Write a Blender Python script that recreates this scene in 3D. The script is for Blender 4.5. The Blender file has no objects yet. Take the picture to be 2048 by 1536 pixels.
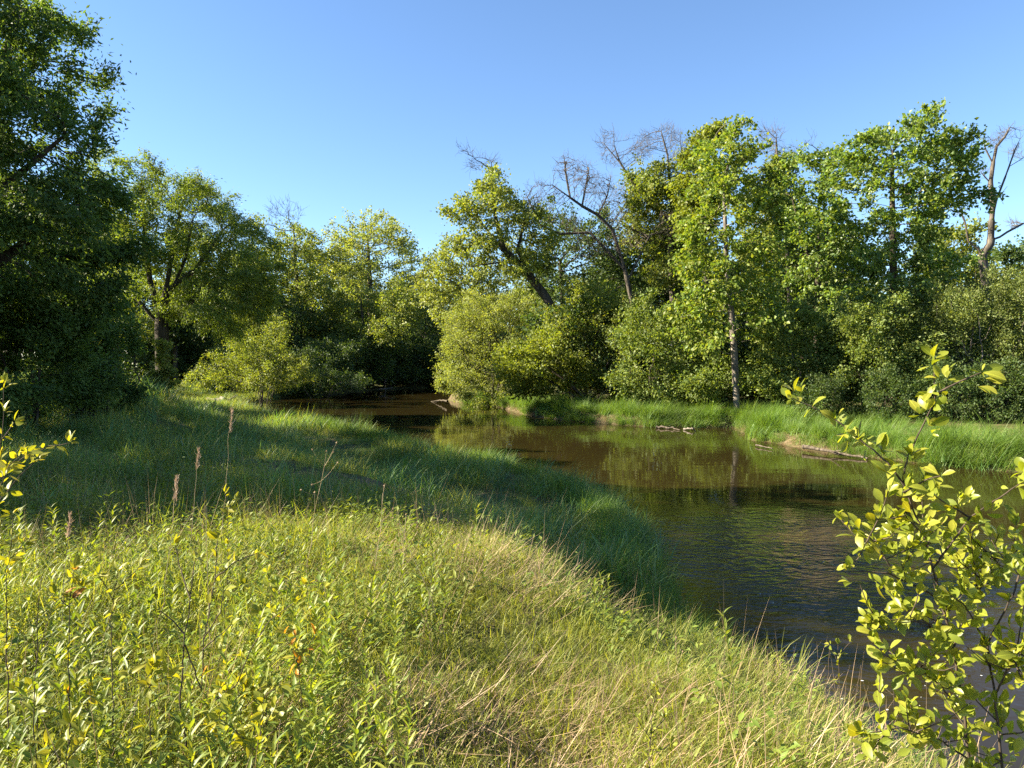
import bpy, math, random
import numpy as np
from mathutils import Vector, Matrix

# ------------------------------------------------------------------ camera, sky, sun, exposure
SC = bpy.context.scene
COL = SC.collection
F = 1462.0                      # focal length in pixels of the 2048 px wide photograph
EYE = 3.2                       # eye height above the river surface
PITCH = math.atan(53.0 / F)     # horizon sits a little above the middle of the picture
cam_d = bpy.data.cameras.new('camera')
cam = bpy.data.objects.new('camera', cam_d); COL.objects.link(cam)
cam_d.sensor_fit = 'HORIZONTAL'; cam_d.sensor_width = 36.0
cam_d.lens = 36.0 * F / 2048.0
cam_d.clip_start = 0.05; cam_d.clip_end = 3000.0
cam.location = (0, 0, EYE)
cam.rotation_euler = (math.pi / 2 - PITCH, 0, 0)
SC.camera = cam

SUN_EL = math.radians(31.0)
SUN_AZ = math.radians(-91.0)    # clockwise from +Y: the sun stands straight to the left
w = bpy.data.worlds.new('World'); SC.world = w; w.use_nodes = True
nt = w.node_tree; nt.nodes.clear()
sky = nt.nodes.new('ShaderNodeTexSky'); sky.sky_type = 'NISHITA'; sky.sun_disc = False
sky.sun_elevation = SUN_EL; sky.sun_rotation = SUN_AZ
sky.altitude = 200; sky.air_density = 1.0; sky.dust_density = 0.0; sky.ozone_density = 5.0
bg = nt.nodes.new('ShaderNodeBackground'); bg.inputs['Strength'].default_value = 0.058
wo = nt.nodes.new('ShaderNodeOutputWorld')
nt.links.new(sky.outputs[0], bg.inputs['Color']); nt.links.new(bg.outputs[0], wo.inputs['Surface'])

sun_d = bpy.data.lights.new('sun', 'SUN'); sun_d.energy = 5.0; sun_d.angle = math.radians(0.5)
sun_d.color = (1.0, 0.91, 0.70)
sun = bpy.data.objects.new('sun', sun_d); COL.objects.link(sun)
to_sun = Vector((math.sin(SUN_AZ) * math.cos(SUN_EL), math.cos(SUN_AZ) * math.cos(SUN_EL), math.sin(SUN_EL)))
sun.rotation_euler = to_sun.to_track_quat('Z', 'Y').to_euler()
sun.location = to_sun * 60

SC.view_settings.view_transform = 'Standard'; SC.view_settings.look = 'None'
SC.view_settings.gamma = 1.0; SC.view_settings.use_curve_mapping = False
SC.view_settings.exposure = 2.2
cy = SC.cycles
cy.max_bounces = 7; cy.diffuse_bounces = 4; cy.glossy_bounces = 3; cy.transmission_bounces = 4
cy.transparent_max_bounces = 4; cy.caustics_reflective = False; cy.caustics_refractive = False
cy.use_denoising = False
cy.use_adaptive_sampling = True; cy.adaptive_threshold = 0.01

# ------------------------------------------------------------------ helpers
CP, SP = math.cos(PITCH), math.sin(PITCH)
def ray(px, py):
    x, u = (px - 1024.0) / F, -(py - 768.0) / F
    return np.array([x, CP + u * SP, -SP + u * CP])
def at(px, py, Y):
    """A point on the line of sight through a photograph pixel, at distance Y ahead."""
    d = ray(px, py); return np.array([0, 0, EYE]) + d * (Y / d[1])

def mesh_np(name, V, tris=None, quads=None, smooth=False):
    me = bpy.data.meshes.new(name)
    V = np.asarray(V, np.float32).reshape(-1, 3)
    parts, starts, tot, off = [], [], 0, 0
    for arr, k in ((tris, 3), (quads, 4)):
        if arr is not None and len(arr):
            a = np.asarray(arr, np.int32).reshape(-1, k)
            parts.append(a.ravel()); starts.append(off + np.arange(len(a), dtype=np.int32) * k)
            off += a.size; tot += len(a)
    me.vertices.add(len(V)); me.vertices.foreach_set('co', V.ravel())
    me.loops.add(off); me.loops.foreach_set('vertex_index', np.concatenate(parts))
    me.polygons.add(tot); me.polygons.foreach_set('loop_start', np.concatenate(starts))
    if smooth: me.polygons.foreach_set('use_smooth', np.ones(tot, bool))
    me.update(calc_edges=True)
    return me
def obj(name, me, mat=None, parent=None, loc=None):
    o = bpy.data.objects.new(name, me); COL.objects.link(o)
    if mat is not None and len(me.materials) == 0: me.materials.append(mat)
    if parent is not None: o.parent = parent
    if loc is not None: o.location = loc
    return o
def tag(o, label=None, cat=None, group=None, kind=None):
    if label: o['label'] = label
    if cat: o['category'] = cat
    if group: o['group'] = group
    if kind: o['kind'] = kind
    return o
def thing(name, label, cat, loc, group=None):
    o = bpy.data.objects.new(name, None); COL.objects.link(o); o.location = loc
    o.empty_display_size = 0.2
    return tag(o, label, cat, group)
def copy_thing(root, loc, rz=0.0, s=1.0, label=None, group=None):
    r = root.copy(); COL.objects.link(r); r.location = loc; r.rotation_euler = (0, 0, rz); r.scale = (s, s, s)
    if label: r['label'] = label
    if group: r['group'] = group
    for ch in list(root.children):
        c = ch.copy(); COL.objects.link(c); c.parent = r
    return r
def norm(a):
    return a / np.maximum(np.linalg.norm(a, axis=-1, keepdims=True), 1e-9)
def ss(a, b, x):
    t = np.clip((x - a) / (b - a), 0, 1); return t * t * (3 - 2 * t)
def vnoise(x, y, seed=0):
    """Smooth value noise in the ground plane."""
    x = np.asarray(x, float); y = np.asarray(y, float)
    xi, yi = np.floor(x).astype(np.int64), np.floor(y).astype(np.int64)
    fx, fy = x - xi, y - yi
    fx = fx * fx * (3 - 2 * fx); fy = fy * fy * (3 - 2 * fy)
    def h(i, j):
        n = (i * 374761393 + j * 668265263 + seed * 69069) & 0x7fffffff
        n = ((n ^ (n >> 13)) * 1274126177) & 0x7fffffff
        return ((n ^ (n >> 16)) & 0xffff) / 65535.0
    return (h(xi, yi) * (1 - fx) + h(xi + 1, yi) * fx) * (1 - fy) + (h(xi, yi + 1) * (1 - fx) + h(xi + 1, yi + 1) * fx) * fy
def fbm(x, y, seed=0):
    return (vnoise(x, y, seed) + .5 * vnoise(2.1 * x, 2.1 * y, seed + 1) + .25 * vnoise(4.3 * x, 4.3 * y, seed + 2)) / 1.75

# ------------------------------------------------------------------ materials
def new_mat(name):
    m = bpy.data.materials.new(name); m.use_nodes = True; m.node_tree.nodes.clear()
    return m, m.node_tree
def leaf_mat(name, cols, trans=(1.6, 1.55, 0.42), tfac=0.47, rough=0.5, spec=0.3, vary=0.35, inst=False):
    """Leaf or blade: random colour per leaf, soft patches, light shining through."""
    m, t = new_mat(name); n, l = t.nodes, t.links
    g = n.new('ShaderNodeNewGeometry')
    r = n.new('ShaderNodeValToRGB'); e = r.color_ramp.elements
    while len(e) < len(cols): e.new(0.5)
    for i, c in enumerate(cols):
        e[i].position = i / max(1, len(cols) - 1); e[i].color = (*c, 1)
    if inst:
        oi = n.new('ShaderNodeObjectInfo')
        mx = n.new('ShaderNodeMath'); mx.operation = 'MULTIPLY_ADD'; mx.inputs[1].default_value = 0.55
        m2 = n.new('ShaderNodeMath'); m2.operation = 'MULTIPLY'; m2.inputs[1].default_value = 0.45
        l.new(oi.outputs['Random'], m2.inputs[0])
        l.new(g.outputs['Random Per Island'], mx.inputs[0]); l.new(m2.outputs[0], mx.inputs[2])
        l.new(mx.outputs[0], r.inputs[0])
    else:
        l.new(g.outputs['Random Per Island'], r.inputs[0])
    no = n.new('ShaderNodeTexNoise'); no.inputs['Scale'].default_value = 0.55; no.inputs['Detail'].default_value = 2
    l.new(g.outputs['Position'], no.inputs['Vector'])
    mr = n.new('ShaderNodeMapRange'); mr.inputs[1].default_value = 0.3; mr.inputs[2].default_value = 0.7
    mr.inputs[3].default_value = 1 - vary; mr.inputs[4].default_value = 1 + vary * .6
    l.new(no.outputs[0], mr.inputs[0])
    mu = n.new('ShaderNodeVectorMath'); mu.operation = 'SCALE'
    tint = n.new('ShaderNodeVectorMath'); tint.operation = 'MULTIPLY'; tint.inputs[1].default_value = (1.20, 1.07, 1.22)
    l.new(r.outputs[0], tint.inputs[0]); l.new(tint.outputs[0], mu.inputs[0]); l.new(mr.outputs[0], mu.inputs['Scale'])
    p = n.new('ShaderNodeBsdfPrincipled'); p.inputs['Roughness'].default_value = rough
    p.inputs['Specular IOR Level'].default_value = spec
    l.new(mu.outputs[0], p.inputs['Base Color'])
    tm = n.new('ShaderNodeVectorMath'); tm.operation = 'MULTIPLY'; tm.inputs[1].default_value = trans
    l.new(mu.outputs[0], tm.inputs[0])
    tr = n.new('ShaderNodeBsdfTranslucent'); l.new(tm.outputs[0], tr.inputs['Color'])
    mix = n.new('ShaderNodeMixShader'); mix.inputs[0].default_value = tfac
    l.new(p.outputs[0], mix.inputs[1]); l.new(tr.outputs[0], mix.inputs[2])
    o = n.new('ShaderNodeOutputMaterial'); l.new(mix.outputs[0], o.inputs[0])
    return m
def bark_mat(name, c1, c2, scale=9.0, bump=0.6):
    m, t = new_mat(name); n, l = t.nodes, t.links
    tc = n.new('ShaderNodeTexCoord'); mp = n.new('ShaderNodeMapping'); mp.inputs['Scale'].default_value = (1, 1, .22)
    no = n.new('ShaderNodeTexNoise'); no.inputs['Scale'].default_value = scale; no.inputs['Detail'].default_value = 6
    l.new(tc.outputs['Object'], mp.inputs[0]); l.new(mp.outputs[0], no.inputs['Vector'])
    r = n.new('ShaderNodeValToRGB'); r.color_ramp.elements[0].position = .35; r.color_ramp.elements[1].position = .68
    r.color_ramp.elements[0].color = (*c1, 1); r.color_ramp.elements[1].color = (*c2, 1)
    l.new(no.outputs[0], r.inputs[0])
    b = n.new('ShaderNodeBump'); b.inputs['Strength'].default_value = bump; b.inputs['Distance'].default_value = .03
    l.new(no.outputs[0], b.inputs['Height'])
    p = n.new('ShaderNodeBsdfPrincipled'); p.inputs['Roughness'].default_value = .9; p.inputs['Specular IOR Level'].default_value = .15
    l.new(r.outputs[0], p.inputs['Base Color']); l.new(b.outputs[0], p.inputs['Normal'])
    o = n.new('ShaderNodeOutputMaterial'); l.new(p.outputs[0], o.inputs[0])
    return m

M = {}
M['bark'] = bark_mat('bark', (.028, .022, .017), (.095, .078, .06))
M['bark_pale'] = bark_mat('bark_pale', (.10, .085, .065), (.27, .235, .19))
M['bark_grey'] = bark_mat('bark_grey', (.09, .075, .062), (.26, .22, .185))
M['twig'] = bark_mat('twig', (.04, .03, .022), (.115, .085, .062), 40, .2)
M['dry'] = bark_mat('dry', (.20, .145, .085), (.42, .33, .21), 30, .3)
M['drift'] = bark_mat('drift', (.04, .032, .024), (.15, .12, .09), 14, .6)
M['bark_dead'] = bark_mat('bark_dead', (.045, .037, .030), (.15, .125, .10))
M['dark_green'] = leaf_mat('dark_green', [(0.046, 0.091, 0.025), (0.080, 0.145, 0.035), (0.116, 0.179, 0.040)], tfac=.44, spec=.16)
M['willow'] = leaf_mat('willow', [(0.072, 0.122, 0.021), (0.120, 0.187, 0.028), (0.168, 0.219, 0.033)], tfac=.46)
M['maple'] = leaf_mat('maple', [(0.098, 0.152, 0.029), (0.154, 0.211, 0.042), (0.217, 0.244, 0.048)], tfac=.45)
M['pale'] = leaf_mat('pale', [(0.125, 0.181, 0.048), (0.189, 0.249, 0.063), (0.245, 0.276, 0.076)], tfac=.45)
M['poplar'] = leaf_mat('poplar', [(0.084, 0.158, 0.023), (0.145, 0.220, 0.033), (0.214, 0.254, 0.043)], tfac=.42, spec=.3, rough=.45)
M['basswood'] = leaf_mat('basswood', [(0.069, 0.141, 0.025), (0.121, 0.199, 0.034), (0.180, 0.241, 0.042)], tfac=.42, spec=.45, rough=.4)
M['shrub'] = leaf_mat('shrub', [(0.078, 0.133, 0.027), (0.125, 0.188, 0.037), (0.187, 0.235, 0.050)], tfac=.40)
M['olive'] = leaf_mat('olive', [(0.068, 0.109, 0.024), (0.110, 0.154, 0.035), (0.164, 0.205, 0.052)], tfac=.36)
M['yellow'] = leaf_mat('yellow', [(0.094, 0.140, 0.018), (0.140, 0.189, 0.024), (0.186, 0.221, 0.031)], tfac=.46)
M['mid'] = leaf_mat('mid', [(0.081, 0.133, 0.023), (0.136, 0.193, 0.034), (0.201, 0.229, 0.044)], tfac=.42)
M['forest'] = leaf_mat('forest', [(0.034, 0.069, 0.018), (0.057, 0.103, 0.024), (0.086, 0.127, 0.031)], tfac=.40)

# ------------------------------------------------------------------ river plan and terrain
NEAR = [(7, -8), (4.9, 0), (3.9, 3), (3.15, 5), (2.75, 6.06), (2.25, 7.24), (1.9, 8.57), (2.05, 10.2), (2.25, 12), (2.2, 13.55), (1.26, 17.3),
        (-.2, 19.6), (-1.8, 21.3), (-5.4, 27.6), (-9.4, 32.4), (-13.1, 37.3), (-17, 44), (-18.5, 50), (-18, 58), (-15, 68), (-9, 78),
        (0, 85), (20, 93), (60, 110)]
RIGHT = [(62, 99), (22, 81), (3, 72), (-4.0, 62), (-4.8, 55), (-3.2, 50.5), (-.7, 47), (.9, 40.7), (3, 36.8), (6.3, 33.6), (10.2, 33.2),
         (9.9, 30), (9.4, 28.3), (11.1, 24.2), (12.7, 21.5), (14.2, 20.3), (25, 17.5), (42, 10), (42, -8)]
POLY = np.array(NEAR + RIGHT, float)
def river(x, y):
    """Distance to the river's edge (positive on land) and whether the nearest edge is the near bank."""
    x = np.asarray(x, float).ravel(); y = np.asarray(y, float).ravel()
    n = len(POLY); best = np.full(x.shape, 1e9); idx = np.zeros(x.shape, int); inside = np.zeros(x.shape, bool)
    for i in range(n):
        a, b = POLY[i], POLY[(i + 1) % n]
        ab = b - a; t = np.clip(((x - a[0]) * ab[0] + (y - a[1]) * ab[1]) / (ab @ ab), 0, 1)
        d = np.hypot(x - a[0] - t * ab[0], y - a[1] - t * ab[1])
        m = d < best; best[m] = d[m]; idx[m] = i
        c = ((a[1] > y) != (b[1] > y))
        with np.errstate(divide='ignore', invalid='ignore'):
            xc = (b[0] - a[0]) * (y - a[1]) / (b[1] - a[1] + 1e-12) + a[0]
        inside ^= c & (x < xc)
    return np.where(inside, -best, best), idx < len(NEAR) - 1
def ground_z(x, y):
    x = np.asarray(x, float).ravel(); y = np.asarray(y, float).ravel()
    d, near = river(x, y)
    jig = (fbm(x * 1.3, y * 1.3, 5) - .5) * .55 + (fbm(x * .4, y * .4, 9) - .5) * .5
    dj = d + jig * ss(0, 60, 60 - np.abs(d)) * .8
    W = 2.7 + 6.9 * ss(7, 17, y)
    zn = .34 * ss(0, .5, dj) + 1.06 * ss(.3, 1, dj / W)
    zn += .95 * np.exp(-(((x + 16.5) / 5.5) ** 2 + ((y - 28) / 6.5) ** 2))
    zn -= .5 * ss(36, 46, y) * ss(1.0, 4.0, d)
    zr = .46 * ss(0, .35, dj) + .22 * ss(1, 9, dj)
    z = np.where(near, zn, zr)
    z = np.where(dj < 0, -.8 * ss(0, 1.6, -dj), z)
    z += np.where(dj > .2, (fbm(x * .9, y * .9, 21) - .5) * .22 - .16 * np.exp(-((x - .25) / .45) ** 2 - ((y - 3.3) / .5) ** 2) + (fbm(x * 3, y * 3, 31) - .5) * .05, 0)
    return z
def gz(x, y): return float(ground_z([x], [y])[0])
def on_ground(px, py, add=0.0):
    """Where the line of sight through a pixel meets the ground."""
    d = ray(px, py); Y = np.linspace(1.5, 90, 1500)
    P = np.array([0, 0, EYE])[None] + d[None] * (Y / d[1])[:, None]
    g = ground_z(P[:, 0], P[:, 1]) + add
    i = int(np.argmax(P[:, 2] < g)); p = P[i].copy(); p[2] = g[i] - add
    return p

def axis(lo, hi, step, far, grow=1.22):
    a = list(np.arange(lo, hi + 1e-6, step)); s = step; v = hi
    while v < far: s *= grow; v += s; a.append(v)
    s = step; v = lo; b = []
    while v > -far: s *= grow; v -= s; b.append(v)
    return np.array(b[::-1] + a)
gx, gy = axis(-22, 26, .26, 900), axis(-4, 56, .26, 900)
GX, GY = np.meshgrid(gx, gy)
GZ = ground_z(GX, GY).reshape(GX.shape)
rows, cols = GX.shape
ii = (np.arange(rows - 1)[:, None] * cols + np.arange(cols - 1)[None]).ravel()
me = mesh_np('ground', np.stack([GX, GY, GZ], -1), quads=np.stack([ii, ii + 1, ii + cols + 1, ii + cols], 1), smooth=True)
m, t = new_mat('soil'); n, l = t.nodes, t.links
g = n.new('ShaderNodeNewGeometry')
no = n.new('ShaderNodeTexNoise'); no.inputs['Scale'].default_value = 2.2; no.inputs['Detail'].default_value = 8; no.inputs['Roughness'].default_value = .65
l.new(g.outputs['Position'], no.inputs['Vector'])
no2 = n.new('ShaderNodeTexNoise'); no2.inputs['Scale'].default_value = 38; no2.inputs['Detail'].default_value = 4
l.new(g.outputs['Position'], no2.inputs['Vector'])
r = n.new('ShaderNodeValToRGB'); e = r.color_ramp.elements
e[0].position = .33; e[0].color = (.040, .055, .016, 1); e[1].position = .66; e[1].color = (.135, .105, .055, 1)
e.new(.5).color = (.075, .075, .028, 1)
l.new(no.outputs[0], r.inputs[0])
sep = n.new('ShaderNodeSeparateXYZ'); l.new(g.outputs['Normal'], sep.inputs[0])
mr = n.new('ShaderNodeMapRange'); mr.inputs[1].default_value = .93; mr.inputs[2].default_value = .72
l.new(sep.outputs['Z'], mr.inputs[0])
dirt = n.new('ShaderNodeValToRGB'); dirt.color_ramp.elements[0].color = (.055, .036, .022, 1); dirt.color_ramp.elements[1].color = (.24, .17, .105, 1)
dirt.color_ramp.elements[0].position = .35; dirt.color_ramp.elements[1].position = .7
l.new(no2.outputs[0], dirt.inputs[0])
mx = n.new('ShaderNodeMix'); mx.data_type = 'RGBA'
l.new(mr.outputs[0], mx.inputs[0]); l.new(r.outputs[0], mx.inputs[6]); l.new(dirt.outputs[0], mx.inputs[7])
b = n.new('ShaderNodeBump'); b.inputs['Strength'].default_value = .8; b.inputs['Distance'].default_value = .04
l.new(no2.outputs[0], b.inputs['Height'])
p = n.new('ShaderNodeBsdfPrincipled'); p.inputs['Roughness'].default_value = .95; p.inputs['Specular IOR Level'].default_value = .1
l.new(mx.outputs[2], p.inputs['Base Color']); l.new(b.outputs[0], p.inputs['Normal'])
o = n.new('ShaderNodeOutputMaterial'); l.new(p.outputs[0], o.inputs[0])
tag(obj('ground', me, m), 'grassy river bank ground with bare earth at the water edge', None, None, 'structure')

# water: a turbid brown stream, nearly still far off, riffled close to the near bank
wx, wy = axis(-20, 26, .5, 140, 1.3), axis(0, 60, .5, 200, 1.3)
WX, WY = np.meshgrid(wx, wy); rows, cols = WX.shape
ii = (np.arange(rows - 1)[:, None] * cols + np.arange(cols - 1)[None]).ravel()
me = mesh_np('river_water', np.stack([WX, WY, np.zeros_like(WX)], -1), quads=np.stack([ii, ii + 1, ii + cols + 1, ii + cols], 1), smooth=True)
m, t = new_mat('water'); n, l = t.nodes, t.links
g = n.new('ShaderNodeNewGeometry')
def mapped(rot, sc):
    mp = n.new('ShaderNodeMapping'); mp.inputs['Rotation'].default_value = (0, 0, math.radians(rot)); mp.inputs['Scale'].default_value = sc
    l.new(g.outputs['Position'], mp.inputs[0]); return mp
def wnoise(mp, scale, detail, dist=0.0):
    q = n.new('ShaderNodeTexNoise'); q.inputs['Scale'].default_value = scale; q.inputs['Detail'].default_value = detail
    q.inputs['Distortion'].default_value = dist
    l.new(mp.outputs[0], q.inputs['Vector']); return q
def math_(op, a, b=None, c=None):
    q = n.new('ShaderNodeMath'); q.operation = op
    for i, v in enumerate((a, b, c)):
        if v is None: continue
        if hasattr(v, 'is_linked') or hasattr(v, 'links'): l.new(v, q.inputs[i])
        else: q.inputs[i].default_value = v
    return q.outputs[0]
sepp = n.new('ShaderNodeSeparateXYZ'); l.new(g.outputs['Position'], sepp.inputs[0])
# the riffle lies where the bed is shallow, just off the near bank
dist = n.new('ShaderNodeVectorMath'); dist.operation = 'DISTANCE'
mpr = mapped(0, (1.0, .8, 1)); l.new(mpr.outputs[0], dist.inputs[0]); dist.inputs[1].default_value = (5.5, 9.0, 0)
rif = n.new('ShaderNodeMapRange'); rif.interpolation_type = 'SMOOTHSTEP'
rif.inputs[1].default_value = 4.6; rif.inputs[2].default_value = 1.2; rif.inputs[3].default_value = 0.0; rif.inputs[4].default_value = 1.0
l.new(dist.outputs['Value'], rif.inputs[0])
big = wnoise(mapped(20, (.55, 1.0, 1)), 1.6, 3, .4)
small = wnoise(mapped(-15, (.7, 1.25, 1)), 6.5, 4, .8)
far = wnoise(mapped(35, (.35, 1.0, 1)), .9, 3, .3)
h1 = math_('MULTIPLY', big.outputs[0], math_('MULTIPLY_ADD', rif.outputs[0], .050, .003))
h2 = math_('MULTIPLY', small.outputs[0], math_('MULTIPLY_ADD', rif.outputs[0], .030, .0006))
h3 = math_('MULTIPLY', far.outputs[0], .007)
dist2 = n.new('ShaderNodeVectorMath'); dist2.operation = 'DISTANCE'; l.new(mpr.outputs[0], dist2.inputs[0]); dist2.inputs[1].default_value = (4.6, 9.9, 0)
rif2 = n.new('ShaderNodeMapRange'); rif2.interpolation_type = 'SMOOTHSTEP'
rif2.inputs[1].default_value = 2.9; rif2.inputs[2].default_value = .5; rif2.inputs[3].default_value = 0.0; rif2.inputs[4].default_value = 1.0
l.new(dist2.outputs['Value'], rif2.inputs[0])
chop = wnoise(mapped(10, (.8, 1.15, 1)), 3.4, 3, 1.2)
h4 = math_('MULTIPLY', chop.outputs[0], math_('MULTIPLY', rif2.outputs[0], .15))
hh = math_('ADD', math_('ADD', math_('ADD', h1, h2), h3), h4)
b = n.new('ShaderNodeBump'); b.inputs['Strength'].default_value = 1.0; b.inputs['Distance'].default_value = 1.0
l.new(hh, b.inputs['Height'])
r = n.new('ShaderNodeValToRGB'); r.color_ramp.elements[0].color = (.018, .0130, .0040, 1); r.color_ramp.elements[1].color = (.026, .0185, .0056, 1)
l.new(wnoise(mapped(0, (.3, .3, 1)), 1, 3).outputs[0], r.inputs[0])
p = n.new('ShaderNodeBsdfPrincipled'); p.inputs['Roughness'].default_value = .03; p.inputs['IOR'].default_value = 1.333
l.new(r.outputs[0], p.inputs['Base Color']); l.new(b.outputs[0], p.inputs['Normal'])
o = n.new('ShaderNodeOutputMaterial'); l.new(p.outputs[0], o.inputs[0])
tag(obj('river_water', me, m), 'brown slow river bending away between wooded banks', None, None, 'structure')

# ------------------------------------------------------------------ trees
def grow(rng, P0, par0, A, step, kill, tropism=(0, 0, .12), iters=150):
    """Branches reach towards scattered points until every point is close to one."""
    nodes = [np.array(p, float) for p in P0]; par = list(par0)
    A = np.asarray(A, float)
    N = np.array(nodes); best = np.full(len(A), 1e9); idx = np.zeros(len(A), int)
    for s in range(0, len(N), 200):
        D = np.linalg.norm(A[:, None] - N[None, s:s + 200], axis=2); k = D.argmin(1); dm = D[np.arange(len(A)), k]
        mm = dm < best; best[mm] = dm[mm]; idx[mm] = k[mm] + s
    alive = best > kill * .6
    trop = np.array(tropism)
    for _ in range(iters):
        if not alive.any(): break
        ai = np.where(alive)[0]
        acc = {}
        N = np.array(nodes)
        dirs = norm(A[ai] - N[idx[ai]])
        sums = np.zeros((len(N), 3)); cnt = np.zeros(len(N))
        np.add.at(sums, idx[ai], dirs); np.add.at(cnt, idx[ai], 1)
        src = np.where(cnt > 0)[0]
        d = norm(norm(sums[src]) + trop + rng.normal(0, .16, (len(src), 3)))
        new = N[src] + d * step
        start = len(nodes)
        for q, sidx in zip(new, src): nodes.append(q); par.append(int(sidx))
        D = np.linalg.norm(A[ai][:, None] - new[None], axis=2); k = D.argmin(1); dm = D[np.arange(len(ai)), k]
        mm = dm < best[ai]; best[ai[mm]] = dm[mm]; idx[ai[mm]] = start + k[mm]
        alive[ai[best[ai] < kill]] = False
        if len(nodes) > 7000: break
    return np.array(nodes), np.array(par)

def radii(par, base, tip):
    n = len(par); cnt = np.zeros(n); hgt = np.zeros(n, int); kids = [[] for _ in range(n)]
    for i in range(n - 1, -1, -1):
        if cnt[i] == 0: cnt[i] = 1
        p = par[i]
        if p >= 0:
            cnt[p] += cnt[i]; hgt[p] = max(hgt[p], hgt[i] + 1); kids[p].append(i)
    e = math.log(max(cnt[0], 2)) / math.log(base / tip)
    return tip * cnt ** (1 / e), hgt, kids

def tubes(nodes, par, R, kids, flare=True):
    V, Q, T, off = [], [], [], 0
    chains = []
    stack = [(0, None)]
    while stack:
        s, p = stack.pop(); ch = [] if p is None else [p]
        i = s
        while True:
            ch.append(i)
            if not kids[i]: break
            ks = sorted(kids[i], key=lambda k: -R[k])
            for k in ks[1:]: stack.append((k, i))
            i = ks[0]
        chains.append(ch)
    for ch in chains:
        if len(ch) < 2: continue
        P = nodes[ch]; rr = R[ch].copy()
        first_attached = par[ch[1]] == ch[0] and ch[0] != 0
        if first_attached: rr[0] = min(rr[0], rr[1] * 1.15)
        if ch[0] == 0 and flare: rr[0] *= 1.35
        rr[-1] *= .5
        k = 8 if rr.max() > .09 else (5 if rr.max() > .03 else 3)
        Tn = np.gradient(P, axis=0); Tn = norm(Tn)
        ref = np.array([1.0, 0.13, 0.0]) if abs(Tn[0, 0]) < .8 else np.array([0, 1.0, .1])
        U = norm(ref[None] - (Tn @ ref)[:, None] * Tn); W = np.cross(Tn, U)
        a = np.arange(k) * 2 * math.pi / k
        ring = P[:, None] + rr[:, None, None] * (np.cos(a)[None, :, None] * U[:, None] + np.sin(a)[None, :, None] * W[:, None])
        V.append(ring.reshape(-1, 3)); m_ = len(ch)
        i0 = off + (np.arange(m_ - 1)[:, None] * k + np.arange(k)[None]); i1 = off + (np.arange(m_ - 1)[:, None] * k + (np.arange(k)[None] + 1) % k)
        Q.append(np.stack([i0, i1, i1 + k, i0 + k], -1).reshape(-1, 4))
        off += m_ * k
    return np.concatenate(V), np.concatenate(Q)

def leaves_np(P, D, N, L, W, fold=.22):
    D = norm(D); S = norm(np.cross(D, N)); N2 = np.cross(S, D)
    L = L[:, None]; W = W[:, None]
    mid = P + D * L * .45 + N2 * (W * fold)
    V = np.stack([P, mid + S * W * .5, P + D * L, mid - S * W * .5], 1)
    b = np.arange(len(P))[:, None] * 4
    T = np.concatenate([b + np.array([[0, 1, 2]]), b + np.array([[0, 2, 3]])])
    return V.reshape(-1, 3), T

def polyline(pts, step):
    pts = np.array(pts, float); out = [pts[0]]
    for a, b in zip(pts[:-1], pts[1:]):
        k = max(1, int(round(np.linalg.norm(b - a) / step)))
        for j in range(1, k + 1): out.append(a + (b - a) * j / k)
    return np.array(out)

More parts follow.
